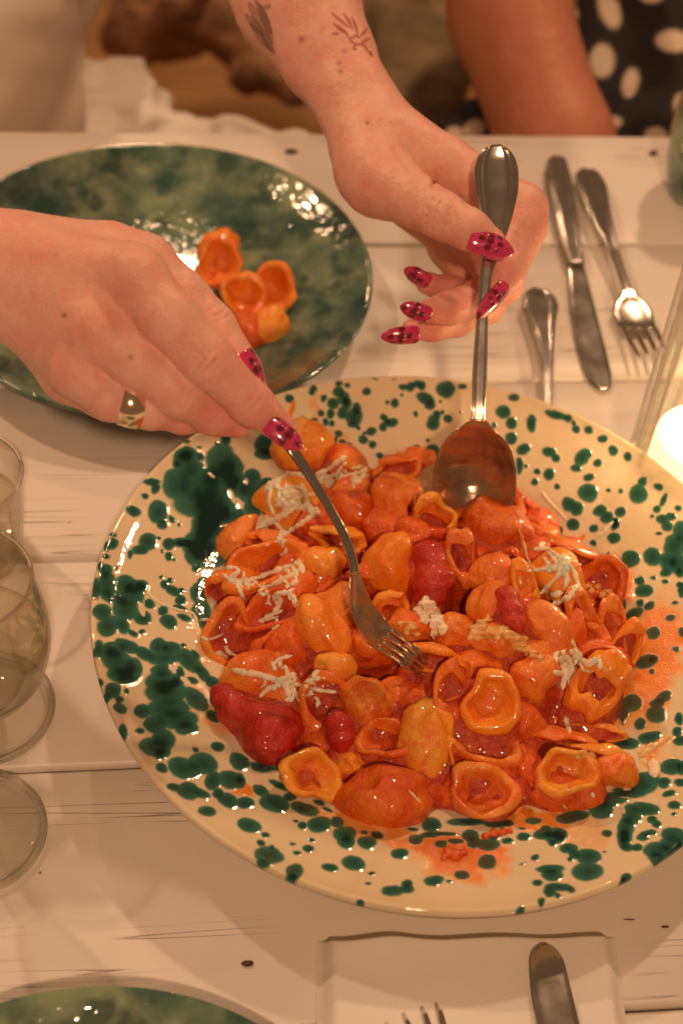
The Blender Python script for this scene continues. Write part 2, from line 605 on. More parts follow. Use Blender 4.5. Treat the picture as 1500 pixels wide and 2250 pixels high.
# ---- nails
def nail(bx, by, tx, ty, halfw, facing, lift=.0, arch=.9, db=None, dt=None, label=None):
    "almond nail from base pixel to tip pixel; facing = (right, up, toward camera) of its face"
    if db is None:
        hp, _ = cast(bvh, bx, by)
        db = (hp - CAM).dot(FW) if hp else .8
    if dt is None: dt = db
    B, T = pd(bx, by, db), pd(tx, ty, dt)
    ey = (T - B)
    L = ey.length
    ey.normalize()
    nz = (RT * facing[0] + UP * facing[1] - FW * facing[2])
    nz = (nz - ey * nz.dot(ey)).normalized()
    ex = ey.cross(nz)
    w = halfw * db / FPX
    NU, NV = 18, 11
    vs, fs = [], []
    for side in (0, 1):
        for i in range(NU + 1):
            s = i / NU
            wid = w * (math.sqrt(max(0, 1 - (1 - min(1, s / .18)) ** 2)) * .25 + .75) * (1 if s < .45 else math.cos((s - .45) / .55 * math.pi / 2) ** .62) + .0002
            for j in range(NV):
                t = -1 + 2 * j / (NV - 1)
                ang = t * 1.05 * arch
                x = wid * math.sin(ang) / math.sin(1.05 * arch)
                z = wid * (math.cos(ang) - 1) / math.sin(1.05 * arch) * 1.0 - w * .55 * (s - .25) ** 2 * 1.6
                z -= .0007 * side
                vs.append((x, s * L, z))
    n1 = (NU + 1) * NV
    for i in range(NU):
        for j in range(NV - 1):
            a = i * NV + j
            fs.append((a, a + 1, a + NV + 1, a + NV))
            fs.append((n1 + a, n1 + a + NV, n1 + a + NV + 1, n1 + a + 1))
    rim = [j for j in range(NV)] + [i * NV + NV - 1 for i in range(1, NU + 1)] + [NU * NV + j for j in range(NV - 2, -1, -1)] + [i * NV for i in range(NU - 1, 0, -1)]
    for a, b in zip(rim, rim[1:] + rim[:1]):
        fs.append((b, a, n1 + a, n1 + b))
    o = mesh_obj('fingernail', vs, fs, m_nail, None)
    mw = Matrix((ex, ey, nz)).transposed().to_4x4()
    mw.translation = B + nz * (lift + w * .10)
    o.parent = body
    o.matrix_parent_inverse = (Matrix.Translation(person.location)).inverted() @ Matrix()
    o.matrix_parent_inverse = Matrix()
    o.matrix_basis = mw
    if label: o['label'] = label
    return o


body.matrix_parent_inverse = Matrix.Translation(person.location).inverted()
nail(592, 926, 667, 981, 29, (.35, .35, .85), .0012, label='pink nail with dark spots pressing on the fork')
nail(541, 768, 589, 858, 30, (.62, .30, .75), .0, db=DA + .0155, dt=DA + .018)
nail(1034, 515, 1132, 550, 34, (-.05, .35, .95), .0012, db=DB - .0275, dt=DB - .025, label='pink nail with dark spots over the spoon handle')
nail(1118, 632, 1056, 703, 24, (.75, -.2, .55), .0, db=DB - .010, dt=DB - .022)
nail(945, 700, 880, 678, 21, (-.15, -.55, .8), .0, db=DB + .0005, dt=DB - .006)
nail(922, 738, 838, 744, 20, (-.05, -.45, .9), .0, db=DB + .0135, dt=DB + .010)
nail(940, 628, 886, 597, 21, (-.5, -.45, .75), .0, db=DB + .0295, dt=DB + .026)

# ---- ring: a broad tapering band round the ring finger
ra, rb = pd(240, 874, DA + .008), pd(330, 898, DA + .014)
axr = (rb - ra).normalized()
cr = ra.lerp(rb, .50)
e1 = (-FW - axr * (-FW).dot(axr)).normalized()
e2 = axr.cross(e1)
vs, fs = [], []
NR = 72
rr = rpx(48.5, DA)
for i in range(NR):
    a = 2 * math.pi * i / NR
    hw = .0034 + .0024 * (0.5 + .5 * math.cos(a - .5)) ** 2
    for (o, r) in ((-1, rr), (-.92, rr + .0009), (0, rr + .0011), (.92, rr + .0009), (1, rr)):
        vs.append(cr + axr * (o * hw + .0012 * math.sin(a)) + (e1 * math.cos(a) + e2 * math.sin(a)) * r)
for i in range(NR):
    for j in range(4):
        a, b = i * 5 + j, ((i + 1) % NR) * 5 + j
        fs.append((a, b, b + 1, a + 1))
o = mesh_obj('ring', vs, fs, m_gold, person)
o['label'] = 'wide pale gold band on the ring finger'

# ---- tattoos: ink laid along the forearm skin
m_ink = simple('faded_red_ink', (.42, .07, .05), .55)
m_ink2 = simple('faded_grey_ink', (.22, .15, .13), .55)
for mm, al in ((m_ink, .5), (m_ink2, .34)):
    mm.b.inputs['Alpha'].default_value = al
INK = [[(760, 75), (775, 95), (800, 100), (812, 120)], [(762, 72), (745, 60), (730, 52)], [(768, 62), (748, 45), (727, 28)], [(775, 66), (765, 45), (755, 30)],
       [(745, 74), (728, 74)], [(765, 75), (740, 62)], [(785, 75), (778, 50), (772, 38)], [(790, 80), (800, 70), (806, 62)], [(792, 95), (805, 88), (812, 84)],
       [(780, 98), (775, 108), (785, 108)], [(812, 112), (817, 124), (811, 118)], [(770, 84), (782, 78), (790, 84)]]
INK2 = [[(548, 5), (560, 30), (575, 60)], [(562, 0), (580, 35), (596, 75)], [(575, 60), (590, 95), (604, 118)], [(540, 30), (560, 55), (580, 78)], [(585, 10), (590, 20)],
        [(552, 50), (575, 85), (598, 112)], [(570, 10), (585, 50), (600, 96)]]


def ink(strokes, mat, wpx, name, label):
    vs, fs = [], []
    for st in strokes:
        pts = []
        for (x0, y0), (x1, y1) in zip(st[:-1], st[1:]):
            n = max(2, int(math.hypot(x1 - x0, y1 - y0) / 3))
            for i in range(n): pts.append((x0 + (x1 - x0) * i / n, y0 + (y1 - y0) * i / n))
        pts.append(st[-1])
        row = []
        for i, (x, y) in enumerate(pts):
            a, b = pts[max(0, i - 1)], pts[min(len(pts) - 1, i + 1)]
            dx, dy = b[0] - a[0], b[1] - a[1]
            l = math.hypot(dx, dy) + 1e-6
            w = wpx * (.35 + .65 * math.sin(math.pi * min(1, (i + .6) / len(pts))))
            r = []
            for s in (-1, 1):
                hp, nn = cast(bvh, x - dy / l * w * s, y + dx / l * w * s)
                if hp is None: r = None; break
                r.append(hp + nn * .00035)
            row.append(r)
        for i in range(len(row) - 1):
            if row[i] and row[i + 1]:
                k = len(vs)
                vs += [row[i][0], row[i][1], row[i + 1][1], row[i + 1][0]]
                fs.append((k, k + 1, k + 2, k + 3))
    if vs:
        o = mesh_obj(name, vs, fs, mat, person)
        o['label'] = label


ink(INK, m_ink, 3.4, 'tattoo', 'small faded red leafy tattoo on the forearm')
ink(INK2, m_ink2, 9, 'tattoo', 'blurred grey tattoo at the edge of the forearm')

# ---- blouse and pale skirt
def cloth(name, c, b=.5, n=.06):
    return simple(name, c, .85, noise_amt=n, nscale=14, bump=b, bscale=900, bdist=.0004, Sheen_Weight=.2)


def folds(P, sc, amp, seed=0.):
    a = P * sc
    return amp * (np.sin(a[:, 0] * 1.3 + 2.1 * np.sin(a[:, 2] * .9 + seed)) * .5 + np.sin(a[:, 1] * 1.7 + a[:, 2] * 1.1 + 1.7 * np.sin(a[:, 0] * .8 + seed)) * .5)


bl = [cone(pd(-90, -250, 1.40), pd(-85, 160, 1.30), .122, .098), cone(pd(-85, 160, 1.30), pd(-100, 520, 1.34), .098, .110),
      cone(sR, sR.lerp(elA, .35), .068, .062), cone(sL, sL.lerp(elB, .3), .068, .062), cone(sR, sL, .075, .075), cone(sL, pd(-60, 0, 1.42), .07, .10)]
lo, hi = bounds(bl, .03)
V1, F1 = iso(lambda P: chain_d(P, bl, .04) + folds(P, 38, .0035) + folds(P, 80, .0012, 2), lo, hi, .0045)
link('blouse', np_mesh('blouse', V1, F1), cloth('pale_linen', (.74, .64, .54)), person)
sk = [cone(pd(140, 330, 1.42), pd(255, 250, 1.45), .052, .046), cone(pd(255, 225, 1.46), pd(320, 310, 1.42), .044, .036), cone(pd(170, 210, 1.5), pd(180, 340, 1.46), .038, .05),
      cone(pd(320, 300, 1.42), pd(520, 330, 1.36), .026, .024), cone(pd(520, 330, 1.36), pd(680, 345, 1.34), .024, .018), cone(pd(60, 380, 1.46), pd(200, 430, 1.46), .06, .06)]
lo, hi = bounds(sk, .03)
V1, F1 = iso(lambda P: chain_d(P, sk, .02) + folds(P, 75, .0045, 1) + folds(P, 140, .0015, 4), lo, hi, .003)
link('skirt', np_mesh('skirt', V1, F1), cloth('white_cotton', (.80, .75, .68)), person)

# ---- second person in a polka dot dress
p2 = empty('person', pd(1450, 150, 1.5) - Vector((0, 0, .3)), 'person in dark polka dot dress with a bare arm behind the far table edge', 'person')
arm2 = [cone(pd(1085, -420, 1.30), pd(1118, 30, 1.22), .052, .0475), cone(pd(1118, 30, 1.22), pd(1222, 320, 1.20), .0475, .0445), cone(pd(1222, 320, 1.20), pd(1260, 520, 1.22), .0445, .040),
        cone(pd(1085, -420, 1.30), pd(1480, -520, 1.50), .052, .07)]
lo, hi = bounds(arm2)
V1, F1 = iso(lambda P: chain_d(P, arm2, .02), lo, hi, .004)
b2 = link('body', np_mesh('body', V1, F1), m_skin2, p2, attrs={'flush': np.zeros(len(V1)), 'mole': np.zeros(len(V1))})
dr = [cone(pd(1510, -500, 1.55), pd(1545, 60, 1.46), .13, .115), cone(pd(1545, 60, 1.46), pd(1530, 420, 1.44), .115, .125), cone(pd(1400, 330, 1.34), pd(1080, 350, 1.38), .055, .055), cone(pd(1320, 120, 1.42), pd(1330, 420, 1.40), .05, .07)]
lo, hi = bounds(dr, .02)
V1, F1 = iso(lambda P: chain_d(P, dr, .03) + folds(P, 34, .003, 3) + folds(P, 70, .0012, 1), lo, hi, .003)
X, Y, _ = project(V1)
DD = [(1322, 133, 27, 37, 0), (1384, 182, 17, 33, 12), (1338, 22, 22, 42, -20), (1478, 90, 38, 24, 5), (1497, 232, 18, 28, 0), (1042, 282, 26, 18, -20), (996, 292, 18, 14, 0),
      (1350, 268, 14, 12, 0), (1255, 28, 12, 20, -20), (1430, -20, 30, 26, 0), (1590, 20, 30, 30, 0), (1600, 160, 28, 30, 0), (1440, 300, 26, 20, 0), (1560, 300, 28, 28, 0)]
dots = np.zeros(len(V1))
for px, py, rx, ry, an in DD:
    a = math.radians(an)
    u = ((X - px) * math.cos(a) + (Y - py) * math.sin(a)) / rx
    v = (-(X - px) * math.sin(a) + (Y - py) * math.cos(a)) / ry
    dots = np.maximum(dots, np.clip((1.12 - np.sqrt(u * u + v * v)) / .24, 0, 1))
m_dress = Mat('polka_dot_fabric')
m_dress.col(m_dress.mix(m_dress.attr('dots'), (.010, .007, .008), (.72, .58, .44)))
m_dress.set(Roughness=.8)
m_dress.bump(m_dress.noise(800, 3), .3, .0004)
link('dress', np_mesh('dress', V1, F1), m_dress, p2, attrs={'dots': dots})

# ------------------------------------------------------------------ setting: floor, table
def grid(nx, ny, fx):
    vs = [fx(i / nx, j / ny) for j in range(ny + 1) for i in range(nx + 1)]
    fs = [(j * (nx + 1) + i, j * (nx + 1) + i + 1, (j + 1) * (nx + 1) + i + 1, (j + 1) * (nx + 1) + i) for j in range(ny) for i in range(nx)]
    return vs, fs


ZF = -.72
m_floor = Mat('worn_wood_floor')
_c = m_floor.ramp(m_floor.noise(3, 5, .6, m_floor.coord(scale=(1, 6, 1))), [(.3, (.28, .13, .045)), (.55, (.46, .24, .09)), (.8, (.56, .31, .12))])
m_floor.col(_c).set(Roughness=.45)
m_floor.bump(m_floor.noise(40, 4), .3, .002)
vs, fs = grid(1, 1, lambda u, v: (-4 + 8 * u, -3 + 9 * v, ZF - .03))
prop(mesh_obj('floor', vs, fs, m_floor), kind='structure')
fl = bpy.data.objects['floor']
for k in range(14):
    y0 = .9 + k * .24
    vs = []
    for x in (-3, 3):
        for (yy, zz) in ((y0, ZF - .02), (y0, ZF - .002), (y0 + .003, ZF), (y0 + .235, ZF), (y0 + .238, ZF - .002), (y0 + .238, ZF - .02)):
            vs.append((x, yy, zz))
    fs = [(i, i + 6, i + 7, i + 1) for i in range(5)]
    o = mesh_obj('floorboard', vs, fs, m_floor, fl, smooth=False)

m_table = Mat('white_painted_wood')
co = m_table.coord(scale=(1.2, 26, 26))
gr = m_table.noise(2.2, 8, .62, co, .4)
c0 = m_table.mix(m_table.ramp(m_table.noise(5, 4), [(.35, 0.), (.7, 1.)]), (.72, .665, .61), (.78, .735, .68))
c0 = m_table.mix(m_table.ramp(gr, [(.64, 0.), (.78, .20)]), c0, (.52, .43, .35))
cr1 = m_table.noise(1.3, 2, .5, m_table.coord(scale=(1.6, 60, 60)), 1.1)
ln = m_table.math('SUBTRACT', 1.0, m_table.math('MULTIPLY', m_table.math('ABSOLUTE', m_table.math('SUBTRACT', cr1, .5)), 105.0))
ln = m_table.math('MAXIMUM', ln, 0.0)
gate = m_table.ramp(m_table.noise(5.5, 3, .5, m_table.coord(scale=(1, 2.2, 1))), [(.52, 0.), (.60, 1.)])
ln = m_table.math('MULTIPLY', ln, gate)
c0 = m_table.mix(m_table.math('MULTIPLY', ln, .75), c0, (.13, .075, .05))
sp = m_table.n('ShaderNodeTexVoronoi', i_Scale=26.0)
m_table.l(m_table.coord(), sp.inputs['Vector'])
c0 = m_table.mix(m_table.ramp(sp.outputs['Distance'], [(.012, .8), (.03, 0.)]), c0, (.14, .08, .05))
m_table.col(c0)
m_table.l(m_table.ramp(gr, [(.3, .34), (.7, .55)]), m_table.b.inputs['Roughness'])
bb = m_table.bump(gr, .22, .0012)
bb = m_table.bump(m_table.math('SUBTRACT', 0., ln), .6, .0008, bb)
bb = m_table.bump(m_table.noise(400, 3), .08, .0004, bb)
table = empty('table', (0, .35, ZF), 'white painted wooden plank table under all the dishes', 'table')
SEAM = [.9555, .8221, .6846, .5468, .4123, .2742, .137, .0, -.137, -.274]
for k, (y1, y0) in enumerate(zip(SEAM[:-1], SEAM[1:])):
    g = .0014
    jit = random.uniform(-.0003, .0003)
    nx = 60
    prof = [(y0 + g, -.028), (y0 + g, -.0028), (y0 + g + .0006, -.0008), (y0 + g + .0022, 0)] + [(y0 + (y1 - y0) * t, .0) for t in (.2, .4, .6, .8)] + [(y1 - g - .0022, 0), (y1 - g - .0006, -.0008), (y1 - g, -.0028), (y1 - g, -.028)]
    vs, fs = [], []
    for i in range(nx + 1):
        x = -.85 + 1.7 * i / nx
        for q, (yy, zz) in enumerate(prof):
            w = .0004 * noise.noise(Vector((x * 14, k * 9.1, q * .35))) if 0 < q < 11 else 0
            e = .0005 * noise.noise(Vector((x * 26, yy * 50, 3))) if q in (1, 2, 9, 10) else 0
            vs.append((x, yy + e, zz + jit + w * .6))
    n = len(prof)
    for i in range(nx):
        for q in range(n - 1):
            a = i * n + q
            fs.append((a, a + n, a + n + 1, a + 1))
    fs.append(tuple(range(n - 1, -1, -1)))
    fs.append(tuple(nx * n + q for q in range(n)))
    mesh_obj('plank', vs, fs, m_table, table)
m_dark = simple('dark_gap', (.10, .06, .04), .9, noise_amt=.2)
vs = [(x, y, z) for z in (-.06, -.0285) for y in (-.25, .93) for x in (-.8, .8)]
mesh_obj('table_frame', vs, [(0, 2, 3, 1), (4, 5, 7, 6), (0, 1, 5, 4), (2, 6, 7, 3), (0, 4, 6, 2), (1, 3, 7, 5)], m_dark, table, smooth=False)
for lx in (-.74, .74):
    for ly in (-.2, .86):
        vs = [(lx + a * .035, ly + b * .035, z) for z in (ZF, -.061) for b in (-1, 1) for a in (-1, 1)]
        mesh_obj('leg', vs, [(0, 2, 3, 1), (4, 5, 7, 6), (0, 1, 5, 4), (2, 6, 7, 3), (0, 4, 6, 2), (1, 3, 7, 5)], m_table, table, smooth=False)

m_knot = simple('dark_knot', (.09, .05, .035), .8, noise_amt=.4, nscale=300)
for kx, ky, kw, kh in ((543, 2119, 14, 7), (1433, 338, 10, 6), (1460, 2038, 9, 3), (640, 334, 14, 5), (1380, 2022, 13, 1.5)):
    c_ = at(kx, ky, 0)
    ring = []
    for q in range(22):
        a = 2 * math.pi * q / 22
        rr = 1 + .3 * noise.noise(Vector((math.cos(a) * 2 + kx, math.sin(a) * 2, ky)))
        e_ = at(kx + kw * rr * math.cos(a), ky + kh * rr * math.sin(a), 0)
        ring.append((e_.x, e_.y, .00075))
    mesh_obj('knot', [(c_.x, c_.y, .0010)] + ring, [(0, q + 1, (q + 1) % 22 + 1) for q in range(22)][::-1], m_knot, table)

# driftwood, rock behind the table
m_drift = Mat('weathered_driftwood')
_c = m_drift.ramp(m_drift.noise(16, 7, .65, m_drift.coord(scale=(1, 1, 3))), [(.3, (.05, .025, .015)), (.5, (.25, .12, .06)), (.72, (.45, .25, .13))])
m_drift.col(_c).set(Roughness=.8)
m_drift.bump(m_drift.noise(35, 6), 1., .01)


def lump(P, sc, amp):
    a = P * sc
    return amp * (np.sin(a[:, 0] + 1.9 * np.sin(a[:, 1])) * np.sin(a[:, 2] * 1.2 + 1.3 * np.sin(a[:, 0] * .7)) + .5 * np.sin(a[:, 1] * 2.3 + a[:, 2] * 1.9))


def blob_thing(name, prims, mat, label, cat, sc=28, amp=.012, h=.009, k=.03, group=None):
    lo, hi = bounds(prims, .04)
    V1, F1 = iso(lambda P: chain_d(P, prims, k) + lump(P, sc, amp) + lump(P, sc * 2.7, amp * .4), lo, hi, h)
    return prop(link(name, np_mesh(name, V1, F1), mat), label, cat, group)


blob_thing('driftwood', [cone(pd(310, 60, 2.15), pd(480, -10, 2.1), .055, .075), cone(pd(470, -10, 2.1), pd(560, 80, 2.05), .075, .05), cone(pd(280, 90, 2.15), pd(470, 90, 2.2), .03, .02)],
           m_drift, 'brown gnarled driftwood root on the floor, the wide piece at the left', 'driftwood')
blob_thing('driftwood', [cone(pd(530, 60, 1.95), pd(590, 190, 1.9), .05, .022), cone(pd(600, 60, 1.95), pd(640, 190, 1.9), .05, .03), cone(pd(520, -20, 1.95), pd(620, 10, 1.95), .06, .05)],
           m_drift, 'brown driftwood root with hanging fingers beside the bare forearm', 'driftwood')
m_rock = simple('rough_stone', (.26, .19, .11), .85, noise_amt=.45, nscale=14, bump=1., bscale=50, bdist=.008)
blob_thing('rock', [cone(pd(905, 130, 1.75), pd(900, 250, 1.72), .062, .06), cone(pd(940, 20, 1.85), pd(990, 120, 1.8), .05, .04), cone(pd(850, 30, 1.9), pd(900, 40, 1.85), .05, .05)],
           m_rock, 'rough tan stone between the two bare arms behind the table', 'rock', sc=30, amp=.006)

# ------------------------------------------------------------------ crockery
def lathe(prof, n, mod=None):
    vs, fs = [], []
    for i in range(n):
        a = 2 * math.pi * i / n
        for k, (r, z) in enumerate(prof):
            if mod: r, z = mod(r, z, a, k)
            vs.append((r * math.cos(a), r * math.sin(a), z))
    m = len(prof)
    for i in range(n):
        for k in range(m - 1):
            a, b = i * m + k, ((i + 1) % n) * m + k
            fs.append((a, b, b + 1, a + 1))
    return vs, fs


def interp_prof(pts, step):
    out = []
    for (r0, z0), (r1, z1) in zip(pts[:-1], pts[1:]):
        n = max(1, int(math.hypot(r1 - r0, z1 - z0) / step))
        for i in range(n): out.append((r0 + (r1 - r0) * i / n, z0 + (z1 - z0) * i / n))
    out.append(pts[-1])
    return out


def smooth_prof(pts, it=2):
    for _ in range(it):
        o = [pts[0]]
        for a, b in zip(pts[:-1], pts[1:]):
            o.append((a[0] * .75 + b[0] * .25, a[1] * .75 + b[1] * .25))
            o.append((a[0] * .25 + b[0] * .75, a[1] * .25 + b[1] * .75))
        o.append(pts[-1])
        pts = o
    return pts


def _rotw(x, y):
    v = _Rz @ Vector((x, y, 0))
    return v.x, v.y


SX, SY = _rotw(.0511, .4892)
SRAD = .172
TOP = [(0, .0080), (.050, .0082), (.078, .0100), (.094, .0165), (.106, .0265), (.116, .0310), (.140, .0352), (.160, .0392), (.1665, .0418), (.1695, .0436), (.1712, .0432), (.1720, .0415), (.1712, .0385)]
BOT = [(.1712, .0385), (.165, .0350), (.140, .0300), (.112, .0240), (.098, .0140), (.088, .0040), (.084, .0012), (.076, .0012), (.074, .0035), (0, .0035)]
TOPs = smooth_prof(TOP, 2)
_tr = np.array([p[0] for p in TOPs[:-12]]); _tz = np.array([p[1] for p in TOPs[:-12]])


def splate(px, py):
    "pixel -> point on the serving plate's upper face"
    z = .035
    for _ in range(25):
        p = at(px, py, z)
        r = math.hypot(p.x - SX, p.y - SY)
        z = .6 * z + .4 * float(np.interp(r, _tr, _tz))
    return p


